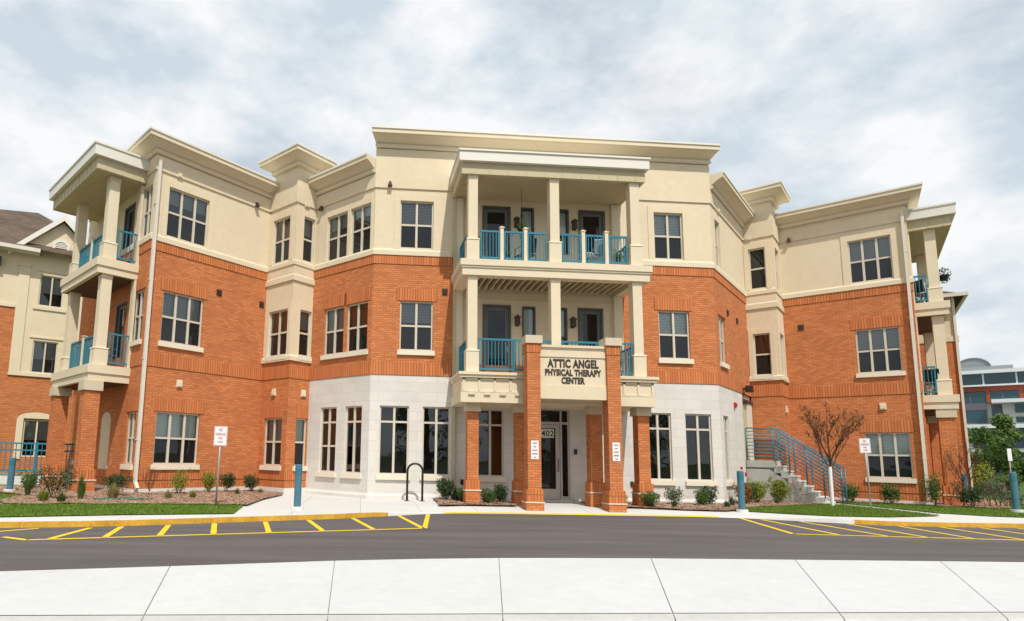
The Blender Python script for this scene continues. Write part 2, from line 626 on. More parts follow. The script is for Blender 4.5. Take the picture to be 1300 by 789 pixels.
def make_window(k, s0, s1, z0, z1, cols, style, blind, sill):
    fr = frame(k)
    mb = MB()
    f = .045
    o0, o1 = -.125, -.055
    mb.fbox(fr, s0, s0 + f, o0, o1, z0, z1)
    mb.fbox(fr, s1 - f, s1, o0, o1, z0, z1)
    mb.fbox(fr, s0 + f, s1 - f, o0, o1, z1 - f, z1)
    mb.fbox(fr, s0 + f, s1 - f, o0, o1, z0, z0 + f)
    cw = (s1 - s0) / cols
    for i in range(1, cols):
        c = s0 + cw * i
        mb.fbox(fr, c - .035, c + .035, o0, o1 + .004, z0 + f, z1 - f)
    H = z1 - z0
    mids = [z0 + H * .5] if style == 'sash' else [z0 + H * .765]
    if style == 'shopsash':
        mids.append(z0 + H * .40)
    edges = [s0 + f] + [x for i in range(1, cols) for x in (s0 + cw * i - .035, s0 + cw * i + .035)] + [s1 - f]
    for zm in mids:
        for i in range(cols):
            mb.fbox(fr, edges[2 * i], edges[2 * i + 1], o0 + .004, o1 - .008, zm - .03, zm + .03)
    wo_ = mb.build('window', FRAME, building)
    pb = MB()
    rows = [z0 + f * .5] + sorted(mids) + [z1 - f * .5]
    for i in range(cols):
        for j in range(len(rows) - 1):
            low = (style == 'sash' and j == 0) or (style == 'shopsash' and j == 0)
            a, b = s0 + cw * i, s0 + cw * (i + 1)
            oo = -.098 if low else -.088
            pb.face([fr(a, oo, rows[j]), fr(b, oo, rows[j]), fr(b, oo, rows[j + 1]), fr(a, oo, rows[j + 1])], None, 1 if low else 0)
    pb.build('pane', [GLASS, SCREEN], wo_)
    if blind:
        bb = MB()
        fb, bm_ = blind
        zb = z1 - H * fb
        if bm_ is CURT:
            # pleated curtain to one side
            n = 14
            w0, w1 = (s0 + f, s0 + (s1 - s0) * .45)
            if style in ('shop',):
                w0, w1 = s0 + (s1 - s0) * .5, s1 - f
            if style == 'sash':
                w1 = s1 - f
            for i in range(n):
                a, b = w0 + (w1 - w0) * i / n, w0 + (w1 - w0) * (i + 1) / n
                oa, ob = -.20 - .03 * (i % 2), -.20 - .03 * ((i + 1) % 2)
                bb.face([fr(a, oa, zb), fr(b, ob, zb), fr(b, ob, z1), fr(a, oa, z1)])
            bb.build('curtain', bm_, wo_)
        else:
            nsl = int((z1 - zb) / .05)
            for i in range(nsl):
                za = zb + (z1 - zb) * i / nsl
                zc = zb + (z1 - zb) * (i + 1) / nsl
                bb.face([fr(s0 + .02, -.175, za), fr(s1 - .02, -.175, za), fr(s1 - .02, -.19, zc - .004), fr(s0 + .02, -.19, zc - .004)])
            bb.build('blind', bm_, wo_)
    if sill and z0 < 7:
        sb = MB()
        sb.fbox(fr, s0 - .07, s1 + .07, -.12, .07, z0 - .155, z0 - .002, taper=.004)
        sb.build('sill', SILLM, wo_)
    return wo_


for a in WIN:
    make_window(*a)

# ------------------------------------------------------------------ walls
Z1, ZT2, ZPAR = 3.87, 7.75, 10.62
# holes for the doors on the E plane
DOORS = [(3.50, 4.44, 7.13, 9.55), (6.70, 7.60, 7.13, 9.55), (3.52, 4.44, 3.78, 6.24), (6.62, 7.46, 3.78, 6.24)]
SIDEL = [(4.78, 5.22, 8.0, 9.55), (5.95, 6.38, 8.0, 9.55), (4.80, 5.24, 4.62, 6.22), (5.86, 6.28, 4.62, 6.22)]
for a in DOORS + SIDEL:
    hole('E', *a)
ENTRY = (4.72, 6.30, .14, 2.95)
hole('E', *ENTRY)
hA = HOLES['A']
ADOORS = [(1.55, 2.45, 7.13, 9.4), (1.6, 2.5, 3.87, 6.1)]
for a in ADOORS:
    hole('A', LA - a[1], LA - a[0], a[2], a[3])

bl_, br__, st, cu = MB(), MB(), MB(), MB()
LEFT = ('A', 'B', 'C1', 'C2', 'D')
for k in ('A', 'B', 'C1', 'C2', 'I1', 'I2', 'J', 'K'):
    wall(bl_ if k in LEFT else br__, frame(k), 0, seglen(SEG[k]), -.2, Z1, HOLES.get(k, ()), u0=UOFF[SEG[k]])
for k in ('D', 'E'):
    wall(st, frame(k), 0, seglen(SEG[k]), -.2, Z1, HOLES.get(k, ()), u0=UOFF[SEG[k]])
wall(st, frame('H'), 0, 3.12, -.2, Z1, HOLES['H'], u0=UOFF[6])
wall(cu, frame('H'), 3.12, seglen(6), -.2, Z1, (), out=-.05, u0=UOFF[6])
for k in SEG:
    if k in ('C1', 'C2', 'I1', 'I2'):
        wall(bl_ if k in LEFT else br__, frame(k), 0, seglen(SEG[k]), Z1, 4.5, HOLES.get(k, ()), u0=UOFF[SEG[k]])
        wall(cu, frame(k), 0, seglen(SEG[k]), 4.5, 10.62, HOLES.get(k, ()), u0=UOFF[SEG[k]])
        a_, b_ = {'C1': (.22, 0), 'C2': (0, 0), 'I1': (-.3, 0), 'I2': (0, -.25)}[k]
        if k == 'C1':
            wall(cu, frame(k), 0, .22, 10.62, 10.98, ())
        if k == 'I2':
            wall(cu, frame(k), seglen(SEG[k]) - .25, seglen(SEG[k]), 10.62, 11.05, ())
        wall(cu, frame(k), a_, seglen(SEG[k]) + b_, 10.62, 11.4, (), u0=UOFF[SEG[k]])
    elif k == 'E':
        L = seglen(SEG[k])
        hs = HOLES.get(k, ())
        wall(bl_, frame(k), 0, 2.75, Z1, ZT2, hs, u0=UOFF[5])
        wall(cu, frame(k), 2.75, 7.95, Z1, ZT2, hs, u0=UOFF[5])
        wall(br__, frame(k), 7.95, L, Z1, ZT2, hs, u0=UOFF[5])
        wall(cu, frame(k), 0, L, ZT2, 11.4, hs, u0=UOFF[5])
    else:
        L = seglen(SEG[k])
        wall(bl_ if k in LEFT else br__, frame(k), 0, L, Z1, ZT2, HOLES.get(k, ()), u0=UOFF[SEG[k]])
        wall(cu, frame(k), 0, L, ZT2, ZPAR, HOLES.get(k, ()), u0=UOFF[SEG[k]])
# backs of the taller masses
cu.face([(0, 0, 10.4), (0, 2.2, 10.4), (0, 2.2, 11.7), (0, 0, 11.7)])
cu.face([(11.21, 0, 10.4), (11.21, 2.2, 10.4), (11.21, 2.2, 11.7), (11.21, 0, 11.7)])
cu.face([(0, 2.2, 10.4), (11.21, 2.2, 10.4), (11.21, 2.2, 11.7), (0, 2.2, 11.7)])
CLu = (CL[0] + .22 * S2, CL[1] - .22 * S2)
H1u = (H1[0] - .3 * S2, H1[1] + .3 * S2)
J0u = (J0[0] - .25 * S2, J0[1] - .25 * S2)
for p, q in ((CLu, (CLu[0] + .9, CLu[1] + .9)), (D0, (D0[0] - 1.06, D0[1] + 1.06)), (H1u, (H1u[0] + .9, H1u[1] + .9)), (J0u, (J0u[0] - .72, J0u[1] + .72))):
    cu.face([(*p, 10.3), (*q, 10.3), (*q, 11.7), (*p, 11.7)])
bl_.build('brick_wall', BRICK, building)
br__.build('brick_wall', BRICK, building)
st.build('stone_wall', STONE, building)
cu.build('stucco_wall', STUCCO, building)

# roof sheets and dim core (keeps the building a closed volume)
rf = MB()
rf.face([(*p, 10.45) for p in PATH] + [(K1[0] - 6, K1[1] + 3, 10.45), (A0[0] + 6, A0[1] + 3, 10.45)])
rf.face([(0, 0, 11.5), (11.21, 0, 11.5), (11.21, 2.2, 11.5), (0, 2.2, 11.5)])
for p, q, r_ in ((CLu, CC, D0), (H1u, IC, J0u)):
    rf.face([(*p, 11.5), (*q, 11.5), (*r_, 11.5), (p[0] + r_[0] - q[0], p[1] + r_[1] - q[1], 11.5)])
rf.face([(*A0, -.2), (A0[0] + 6, A0[1] + 3, -.2), (A0[0] + 6, A0[1] + 3, 10.45), (*A0, 10.45)])
rf.face([(*K1, -.2), (K1[0] - 6, K1[1] + 3, -.2), (K1[0] - 6, K1[1] + 3, 10.45), (*K1, 10.45)])
rf.face([(A0[0] + 6, A0[1] + 3, -.2), (K1[0] - 6, K1[1] + 3, -.2), (K1[0] - 6, K1[1] + 3, 10.45), (A0[0] + 6, A0[1] + 3, 10.45)])
rf.build('roof', FRIEZE, building)
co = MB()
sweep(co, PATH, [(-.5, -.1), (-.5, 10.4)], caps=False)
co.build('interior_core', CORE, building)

# ------------------------------------------------------------------ bands
sb, fb_, tb, gb = MB(), MB(), MB(), MB()


def pslice(a, b):
    return PATH[a:b + 1]


def band(mb, path, z0, z1, o, u0=0, start=None, end=None, uvz=False):
    sweep(mb, path, [(0, z0), (o, z0), (o, z1), (0, z1)], u0, start=start, end=end, vlen=uvz)


def sband(path, z0, z1, o, u0=0, start=None, end=None):
    # soldier course: vertical bricks, v starts at the band's foot
    P = MB()
    sweep(P, path, [(0, z0), (o, z0), (o, z1), (0, z1)], u0, start=start, end=end)
    for f_, mi in zip(P.f, P.mi):
        sb.face([P.v[i] for i in f_], [(P.uv[i][0], (P.v[i][2] - z0) / (z1 - z0) * .41 + .005) for i in f_], mi)


dirD, dirH, dirB, dirJ = (S2, -S2), (S2, S2), (S2, S2), (S2, -S2)
# soldier band over ground floor, all round
sband(PATH, Z1, 4.28, .018)
# soldier band at top of brick (not on the bays)
sband(pslice(0, 2), 7.45, ZT2, .018)
sband([D0, E0, (2.75, 0)], 7.45, ZT2, .018, UOFF[4])
sband([(7.95, 0), G1, H1], 7.45, ZT2, .018, UOFF[5] + 7.95)
sband(pslice(9, 11), 7.45, ZT2, .018, UOFF[9])
# plinth soldier bands
sband(pslice(0, 4), .50, .80, .016)
sband(pslice(7, 11), .50, .80, .016, UOFF[7])
sband(pslice(0, 4), .25, .42, .016)
sband(pslice(7, 11), .25, .42, .016, UOFF[7])
# lintels
for (k, s0, s1, z0, z1, c, sty, bl, si) in WIN:
    if sty == 'sash' and k in ('B', 'J', 'C1', 'C2', 'A', 'E', 'D', 'H', 'I1', 'I2') and z0 < 7:
        if k in ('C1', 'C2', 'I1', 'I2') and z0 > 3:
            continue
        if k == 'E' and z0 < 3:
            continue
        fr = frame(k)
        P = MB()
        e_ = .12 if k not in ('C1', 'C2') else .0
        P.fbox(fr, s0 - e_, s1 + e_, 0, .016, z1 + .01, z1 + .41)
        for f_ in P.f:
            sb.face([P.v[i] for i in f_], [((Vector(P.v[i]) - fr.o).dot(fr.d), (P.v[i][2] - z1) / .41 * .41) for i in f_])
sb.build('soldier_course', SOLD, building)
# foundation strip
band(fb_, pslice(0, 4), -.3, .25, .03)
fb_.build('foundation', CONCF, building)
fb_ = MB()
band(fb_, pslice(7, 11), -.3, .25, .03)
fb_.build('foundation', CONCF, building)
sm_ = MB()
sweep(sm_, [D0, E0, (4.6, 0)], [(0, -.2), (.05, -.2), (.05, .16), (.02, .22), (0, .22)], UOFF[4])
sweep(sm_, [(6.4, 0), G1, (G1[0] + 3.1 * S2, 3.1 * S2)], [(0, -.2), (.05, -.2), (.05, .16), (.02, .22), (0, .22)], UOFF[5])
sm_.build('stone_plinth', STONE, building)
# third-floor sill band + frieze step
for p, a, b in ((pslice(0, 2), None, None), ([D0, E0, (2.5, 0)], None, None), ([(8.25, 0), G1, H1], None, None), (pslice(9, 11), None, None)):
    tb = MB()
    sweep(tb, p, [(0, 7.75), (.045, 7.75), (.045, 7.90), (.02, 7.96), (0, 7.96)])
    tb.build('string_course', TRIM, building)
for p in (pslice(2, 4), pslice(7, 9)):
    tb = MB()
    sweep(tb, p, [(0, 7.22), (.05, 7.22), (.05, 7.40), (.03, 7.44), (0, 7.44)])
    tb.build('string_course', TRIM, building)
    tb = MB()
    sweep(tb, p, [(0, 7.78), (.03, 7.78), (.03, 7.92), (0, 7.96)])
    tb.build('string_course', TRIM, building)
    tb = MB()
    sweep(tb, p, [(0, 4.46), (.06, 4.46), (.06, 4.60), (.0, 4.66)])
    tb.build('string_course', TRIM, building)
# stucco frieze above the groove at z = 10
for p in (pslice(0, 2),):
    band(gb, p, 10.0, 10.46, .04)
band(gb, pslice(2, 4), 10.0, 10.62, .04)
band(gb, [D0, E0], 10.0, 10.46, .04, end=(1, 0))
band(gb, [E0, G1], 10.0, 11.33, .04, start=dirD, end=dirH)
band(gb, [G1, H1], 10.0, 10.46, .04, start=(1, 0))
band(gb, pslice(7, 9), 10.0, 10.62, .04)
band(gb, pslice(9, 11), 10.0, 10.46, .04)
# raised surrounds round third-floor windows
for (k, s0, s1, z0, z1, c, sty, bl, si) in WIN:
    if z0 > 7 and k not in ('A',):
        fr = frame(k)
        L = seglen(SEG[k])
        w_ = min(.2, s0 - .02, L - s1 - .02) if k in ('I1', 'I2', 'C1', 'C2') else min(.2, L - s1 - .01 if L - s1 > .03 else .2)
        if k == 'D':
            w_ = .07
        gb.fbox(fr, s0 - w_, s0, 0, .022, 7.965, z1 + .22)
        gb.fbox(fr, s1, s1 + w_, 0, .022, 7.965, z1 + .22)
        gb.fbox(fr, s0, s1, 0, .022, z1, z1 + .22)
    if k in ('C1', 'C2', 'I1', 'I2') and 4 < z0 < 5:
        fr = frame(k)
        L = seglen(SEG[k])
        w_ = min(.16, s0 - .02, L - s1 - .02)
        gb.fbox(fr, s0 - w_, s0, 0, .022, 4.665, z1 + .18)
        gb.fbox(fr, s1, s1 + w_, 0, .022, 4.665, z1 + .18)
        gb.fbox(fr, s0, s1, 0, .022, z1, z1 + .18)
gb.build('stucco_relief', STUCCO, building)


def cornice(path, zb, start=None, end=None, o=.45):
    a, b = MB(), MB()
    sweep(a, path, [(0, zb), (.09, zb), (.12, zb + .035), (.12, zb + .10), (.08, zb + .125), (.08, zb + .14), (.14, zb + .17), (.26, zb + .255), (o - .07, zb + .315),
                    (o - .05, zb + .315), (o - .05, zb + .325), (o, zb + .325), (o, zb + .46), (0, zb + .46)], start=start, end=end)
    o_ = a.build('cornice', TRIM, building)
    sweep(b, path, [(0, zb + .46), (o + .03, zb + .46), (o + .03, zb + .52), (0, zb + .54)], start=start, end=end)
    b.build('metal_coping', FASCIA, o_)


cornice(pslice(0, 2), 10.5)
cornice([D0, E0], 10.5, end=None)
cornice([G1, H1], 10.5)
cornice(pslice(9, 11), 10.58)
cornice([E0, G1], 11.36, start=dirD, end=dirH)
cornice([(CLu[0] + .9, CLu[1] + .9), CLu, CC, D0, (D0[0] - 1.06, D0[1] + 1.06)], 11.31)
cornice([(H1u[0] + .9, H1u[1] + .9), H1u, IC, J0u, (J0u[0] - .72, J0u[1] + .72)], 11.36)

# ------------------------------------------------------------------ small wall fittings
FB, FD, FE, FH, FJ, FC1, FC2, FI1, FI2 = [frame(k) for k in ('B', 'D', 'E', 'H', 'J', 'C1', 'C2', 'I1', 'I2')]


def downspout(fr, s, z0, z1, out=.09, kick=True, w_=.045, name='downspout', m=None, par=building):
    mb = MB()
    mb.fbox(fr, s - w_, s + w_, out - w_, out + w_, z0 + (.22 if kick else 0), z1)
    if kick:
        a = [fr(s - w_, out - w_, z0 + .22), fr(s + w_, out - w_, z0 + .22), fr(s + w_, out + w_, z0 + .22), fr(s - w_, out + w_, z0 + .22)]
        b = [fr(s - w_, out + .12, z0), fr(s + w_, out + .12, z0), fr(s + w_, out + .20, z0 + .05), fr(s - w_, out + .20, z0 + .05)]
        mb.hexa([b[0], b[1], b[2], b[3], a[0], a[1], a[2], a[3]])
    z = z0 + 1.4
    while z < z1 - .5:
        mb.fbox(fr, s - w_ - .012, s + w_ + .012, .0, out + w_ + .004, z, z + .03)
        z += 2.4
    return mb.build(name, m or SPOUT, par)


downspout(FE, 2.60, .2, 10.15, m=FRIEZE)
downspout(FB, .04, .25, 10.35, out=.10)
downspout(FJ, 3.78, .25, 10.35, out=.10)
downspout(FE, 6.84, .15, 2.95, out=1.30, w_=.035)
hd = MB()
hd.fbox(FE, 2.5, 2.70, .02, .2, 10.05, 10.2)
hd.build('rainwater_head', FRIEZE, building)


def fitting(fr, s, z, kind):
    mb = MB()
    if kind == 'lamp':
        mb.fbox(fr, s - .035, s + .035, .0, .05, z - .04, z + .09)
        for i in range(5):
            r_ = .025 + .011 * i
            mb.fbox(fr, s - r_, s + r_, .05, .12 + .012 * i, z + .08 - .032 * (i + 1), z + .08 - .032 * i)
        return mb.build('wall_lamp', BRONZE, building)
    if kind == 'sconce':
        mb.fbox(fr, s - .06, s + .06, 0, .03, z - .16, z + .16)
        mb.fbox(fr, s - .075, s + .075, .03, .17, z - .14, z + .10, taper=.012)
        mb.fbox(fr, s - .09, s + .09, .02, .19, z + .10, z + .13)
        mb.fbox(fr, s - .05, s + .05, .05, .15, z + .13, z + .2, taper=.03)
        return mb.build('door_sconce', BRONZE, building)
    if kind == 'vent':
        mb.fbox(fr, s - .09, s + .09, 0, .03, z - .10, z + .10)
        for i in range(4):
            mb.fbox(fr, s - .075, s + .075, .03, .042, z - .075 + .04 * i, z - .055 + .04 * i)
        return mb.build('wall_vent', BRONZE, building)
    if kind == 'cover':
        mb.fbox(fr, s - .10, s + .10, 0, .05, z - .12, z + .12, taper=.012)
        mb.fbox(fr, s - .07, s + .07, .05, .075, z - .09, z + .04)
        return mb.build('vent_cover', TRIM, building)
    if kind == 'strobe':
        mb.fbox(fr, s - .07, s + .07, 0, .06, z - .10, z + .10)
        mb.fbox(fr, s - .03, s + .03, .06, .1, z - .03, z + .05)
        return mb.build('alarm_strobe', RED, building)
    if kind == 'flood':
        mb.fbox(fr, s - .05, s + .05, 0, .12, z - .03, z + .03)
        mb.fbox(fr, s - .17, s + .17, .10, .34, z - .12, z + .10, taper=.02)
        return mb.build('flood_lamp', BLACK, building)
    if kind == 'outlet':
        mb.fbox(fr, s - .045, s + .045, 0, .04, z - .08, z + .08)
        return mb.build('outlet_box', BLACK, building)


for fr, s, z, k in ((FE, .46, 10.12, 'lamp'), (FB, 3.66, 10.06, 'lamp'), (FJ, .36, 10.06, 'lamp'), (FD, .32, 9.95, 'lamp'),
                    (FB, .74, 10.10, 'cover'), (FC2, .42, 10.05, 'cover'), (FH, .95, 10.08, 'cover'), (FI1, .2, 10.08, 'cover'),
                    (FB, 2.42, 6.6, 'vent'), (FB, 4.12, 6.55, 'vent'), (FJ, .56, 6.57, 'vent'), (FE, 2.30, 6.6, 'vent'), (FH, 1.6, 6.55, 'vent'), (FH, 2.9, 6.5, 'vent'),
                    (FB, 1.23, 3.44, 'cover'), (FC1, .75, 3.42, 'cover'), (FC2, .62, 3.4, 'cover'), (FJ, 2.80, 3.47, 'cover'), (FI2, .55, 3.4, 'cover'),
                    (FH, 1.9, 3.35, 'strobe'), (FH, 3.25, 4.05, 'flood'), (FE, 2.9, .62, 'outlet'), (FE, 8.25, .66, 'outlet'),
                    (FE, 4.62, 9.0, 'sconce'), (FE, 6.54, 9.0, 'sconce'), (FE, 4.63, 5.72, 'sconce'), (FE, 6.44, 5.72, 'sconce'), (FE, 6.47, 1.62, 'outlet')):
    fitting(fr, s, z, k)

# exit door leaf at the end of the diagonal wall (reached by the concrete stair)
mb = MB()
mb.fbox(FH, 3.24, 3.72, -.05, .0, 1.52, 3.5)
dl = mb.build('exit_door', FRIEZE, building)
mb = MB()
mb.fbox(FH, 3.72, 4.40, -.05, .03, .2, 3.6)
mb.build('white_wall_panel', SPOUT, building)
mb = MB()
mb.fbox(FH, 3.13, 4.5, -.04, .06, 3.56, 3.68)
mb.build('door_head', BRONZE, building)

# ------------------------------------------------------------------ balcony doors


def balcony_door(fr, s0, s1, z0, z1, handle_right=True):
    mb = MB()
    f = .07
    mb.fbox(fr, s0, s0 + f, -.13, .02, z0, z1)
    mb.fbox(fr, s1 - f, s1, -.13, .02, z0, z1)
    mb.fbox(fr, s0 + f, s1 - f, -.13, .02, z1 - f, z1)
    d = mb.build('balcony_door', DARKF, building)
    lf = MB()
    a, b, c, e_ = s0 + f, s1 - f, z0 + .02, z1 - f
    w_ = .11
    lf.fbox(fr, a, a + w_, -.10, -.05, c, e_)
    lf.fbox(fr, b - w_, b, -.10, -.05, c, e_)
    lf.fbox(fr, a + w_, b - w_, -.10, -.05, e_ - w_, e_)
    lf.fbox(fr, a + w_, b - w_, -.10, -.05, c, c + .22)
    lf.build('door_leaf', FRIEZE if False else DKDOOR, d)
    g = MB()
    g.face([fr(a + w_, -.08, c + .22), fr(b - w_, -.08, c + .22), fr(b - w_, -.08, e_ - w_), fr(a + w_, -.08, e_ - w_)])
    g.build('pane', SCREEN, d)
    h = MB()
    hs = b - .05 if handle_right else a + .05
    h.fbox(fr, hs - .02, hs + .02, -.05, .0, c + .9, c + 1.1)
    h.build('handle', GALV, d)


for i, a in enumerate(DOORS):
    balcony_door(FE, *a, handle_right=(i % 2 == 0))
for (s0, s1, z0, z1) in SIDEL:
    mb = MB()
    f = .05
    for q in ((s0, s0 + f, z0, z1), (s1 - f, s1, z0, z1), (s0 + f, s1 - f, z0, z0 + f), (s0 + f, s1 - f, z1 - f, z1), (s0 + f, s1 - f, z0 + .62, z0 + .66)):
        mb.fbox(FE, q[0], q[1], -.12, .015, q[2], q[3])
    o_ = mb.build('window', DARKF, building)
    g = MB()
    g.face([FE(s0 + f, -.08, z0 + f), FE(s1 - f, -.08, z0 + f), FE(s1 - f, -.08, z1 - f), FE(s0 + f, -.08, z1 - f)])
    g.build('pane', GLASS, o_)
    b_ = MB()
    b_.face([FE(s0 + f, -.16, z0 + .62), FE(s1 - f, -.16, z0 + .62), FE(s1 - f, -.16, z1 - f), FE(s0 + f, -.16, z1 - f)])
    b_.build('blind', BLINDP, o_)
for a in ADOORS:
    balcony_door(frame('A'), LA - a[1], LA - a[0], a[2], a[3])


# ------------------------------------------------------------------ railings and columns
def railing(p0, p1, z0, z1, name, par, gap=.115, post=True, mid=0, th=.021):
    p0, p1 = Vector((*p0, 0)), Vector((*p1, 0))
    d = p1 - p0
    L = d.length
    fr = Fr(p0, (d.x, d.y))
    mb = MB()
    mb.fbox(fr, 0, L, -.025, .025, z1 - .055, z1)
    mb.fbox(fr, 0, L, -.02, .02, z0, z0 + .05)
    if post:
        mb.fbox(fr, 0, .04, -.0225, .0225, z0, z1 - .055)
        mb.fbox(fr, L - .04, L, -.0225, .0225, z0, z1 - .055)
    if mid:
        mb.fbox(fr, L * mid - .025, L * mid + .025, -.027, .027, z0 - .08, z1 - .055)
    n = max(2, int(round(L / gap)))
    for i in range(1, n):
        s = L * i / n
        mb.fbox(fr, s - th / 2, s + th / 2, -th / 2, th / 2, z0 + .05, z1 - .055)
    return mb.build(name, TEAL, par)


def column(fr, s, out, w_, z0, z1, base=.0, par=building):
    mb = MB()
    h = w_ / 2
    if base:
        mb.fbox(fr, s - h - .045, s + h + .045, out - h - .045, out + h + .045, z0, z0 + base)
        mb.fbox(fr, s - h - .06, s + h + .06, out - h - .06, out + h + .06, z0 + base, z0 + base + .04, taper=.012)
    mb.fbox(fr, s - h, s + h, out - h, out + h, z0 + (base + .04 if base else 0), z1 - .12)
    mb.fbox(fr, s - h - .012, s + h + .012, out - h - .012, out + h + .012, z1 - .12, z1)
    return mb.build('column', TRIM, par)


def pillar(fr, s, out, w_, z0, zp, zl, z1, zc, band_z=None, par=building, name='brick_pillar'):
    """brick pillar: soldier plinth up to zp with a stone ledge at zl, stone cap z1..zc"""
    mb = MB()
    h = w_ / 2
    mb.fbox(fr, s - h, s + h, out - h, out + h, zp, z1)
    mb.fbox(fr, s - h - .055, s + h + .055, out - h - .055, out + h + .055, z0, zl)
    o_ = mb.build(name, BRICK, par)
    sb_ = MB()
    sb_.fbox(fr, s - h - .045, s + h + .045, out - h - .045, out + h + .045, zl + .035, zp)
    if band_z:
        sb_.build('soldier_course', SOLD, o_)
        sb_ = MB()
        sb_.fbox(fr, s - h - .014, s + h + .014, out - h - .014, out + h + .014, band_z, z1)
    sb_.build('soldier_course', SOLD, o_)
    cp = MB()
    cp.fbox(fr, s - h - .075, s + h + .075, out - h - .075, out + h + .075, zl, zl + .035, taper=.006)
    cp.build('stone_ledge', CAPST, o_)
    cc = MB()
    cc.fbox(fr, s - h - .055, s + h + .055, out - h - .055, out + h + .055, z1, zc, taper=.006)
    cc.build('stone_cap', CAPST, o_)
    return o_


def panelled(mb, fr, s0, s1, z0, z1, out, n, mi=0):
    """thin battens forming recessed panels"""
    L = s1 - s0
    for i in range(n + 1):
        s = s0 + L * i / n
        mb.fbox(fr, s - .03, s + .03, out, out + .028, z0, z1, mi)


# central balcony stack
rm = MB()
rm.fbox(FE, 2.43, 8.20, .0, 1.95, 10.10, 10.40)
ro = rm.build('balcony_roof', FASCIA, building)
r2_ = MB()
r2_.fbox(FE, 2.40, 8.23, .0, 1.985, 10.40, 10.455)
r2_.build('metal_edge', FASCIA, ro)
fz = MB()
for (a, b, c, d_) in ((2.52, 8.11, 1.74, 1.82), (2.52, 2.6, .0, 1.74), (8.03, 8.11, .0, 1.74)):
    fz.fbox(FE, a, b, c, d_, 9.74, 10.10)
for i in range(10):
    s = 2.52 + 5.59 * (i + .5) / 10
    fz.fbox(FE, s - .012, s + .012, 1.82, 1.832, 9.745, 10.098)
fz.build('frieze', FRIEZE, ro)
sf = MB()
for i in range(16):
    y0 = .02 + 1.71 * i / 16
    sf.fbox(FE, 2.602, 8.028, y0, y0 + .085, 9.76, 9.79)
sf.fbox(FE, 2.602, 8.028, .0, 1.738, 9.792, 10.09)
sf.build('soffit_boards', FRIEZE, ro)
sl = MB()
sl.fbox(FE, 2.50, 8.22, .0, 1.88, 6.92, 7.11)
sl.fbox(FE, 2.56, 8.16, 1.5, 1.82, 6.64, 6.918)
sl.fbox(FE, 2.56, 2.9, .0, 1.5, 6.64, 6.918)
sl.fbox(FE, 7.82, 8.16, .0, 1.5, 6.64, 6.918)
sl.fbox(FE, 2.53, 8.19, .0, 1.85, 6.86, 6.919)
so = sl.build('balcony_slab', TRIM, building)
tr_ = MB()
tr_.fbox(FE, 2.88, 7.78, 0, .035, 6.36, 6.42)
tr_.fbox(FE, 2.88, 7.78, 0, .02, 6.42, 6.64)
tr_.build('wall_trim', TRIM, building)
jb = MB()
for i in range(24):
    s = 2.92 + 4.88 * i / 24
    jb.fbox(FE, s, s + .05, .02, 1.49, 6.70, 6.855)
jb.build('deck_joist', FRIEZE, so)
DECK_SHADE = mat('shade_brown_deck_boards', (.13, .075, .045), .8, .2, nscale=5, namp=.2)  # wood deck underside, its dark brown also painting in the shade below the slabs
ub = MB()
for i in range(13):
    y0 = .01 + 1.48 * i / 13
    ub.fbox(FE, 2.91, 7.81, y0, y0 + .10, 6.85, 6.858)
ub.build('shade_toned_boards', DECK_SHADE, so)
s2_ = MB()
s2_.fbox(FE, 2.46, 8.26, .0, 1.96, 3.70, 3.78)
s2_.fbox(FE, 2.50, 8.22, .0, 1.92, 3.62, 3.698)
s2_.fbox(FE, 2.56, 8.16, .0, 1.84, 3.20, 3.618)
s2_.fbox(FE, 2.53, 8.19, .0, 1.88, 2.92, 3.198)
panelled(s2_, FE, 2.62, 4.4, 3.24, 3.60, 1.84, 4)
panelled(s2_, FE, 6.85, 8.10, 3.24, 3.60, 1.84, 3)
s2_.fbox(FE, 2.60, 4.42, 1.84, 1.868, 3.21, 3.25)
s2_.fbox(FE, 2.60, 4.42, 1.84, 1.868, 3.55, 3.60)
s2_.fbox(FE, 6.83, 8.12, 1.84, 1.868, 3.21, 3.25)
s2_.fbox(FE, 6.83, 8.12, 1.84, 1.868, 3.55, 3.60)
for i in range(7):
    s = 2.84 + .445 * i
    if s < 4.4 or s > 6.9:
        s2_.fbox(FE, s - .09, s + .09, 1.86, 1.93, 3.13, 3.196)
s2_.build('balcony_slab', TRIM, building)
CS = (2.88, 5.34, 7.80)
for s in CS:
    column(FE, s, 1.6, .28, 7.11, 9.75, .62)
    column(FE, s, 1.6, .28, 3.78, 6.65, .62)
# half columns against the wall
for s in (2.72, 7.92):
    for z0, z1 in ((7.11, 9.74), (3.78, 6.64)):
        mb = MB()
        mb.fbox(FE, s - .14, s + .14, .0, .12, z0, z1)
        mb.build('pilaster', TRIM, building)


def xy(fr, s, o):
    p = fr(s, o, 0)
    return (p.x, p.y)


for b in (0, 1):
    a0, a1 = CS[b] + .225, CS[b + 1] - .225
    pw = .12
    L = (a1 - a0 - 2 * pw) / 3
    for i in range(3):
        s0 = a0 + i * (L + pw)
        railing(xy(FE, s0 + .01, 1.66), xy(FE, s0 + L - .01, 1.66), 7.20, 8.06, 'railing', building, gap=.088)
        if i < 2:
            mb = MB()
            mb.fbox(FE, s0 + L + .008, s0 + L + pw - .008, 1.60, 1.71, 7.11, 8.14)
            mb.fbox(FE, s0 + L - .012, s0 + L + pw + .012, 1.585, 1.725, 8.14, 8.175)
            mb.fbox(FE, s0 + L + .01, s0 + L + pw - .01, 1.61, 1.70, 8.175, 8.21, taper=.03)
            mb.build('railing_post', TRIM, building)
    railing(xy(FE, CS[b] + .18, 1.66), xy(FE, CS[b + 1] - .18, 1.66), 3.88, 4.80, 'railing', building, gap=.098, mid=.5)
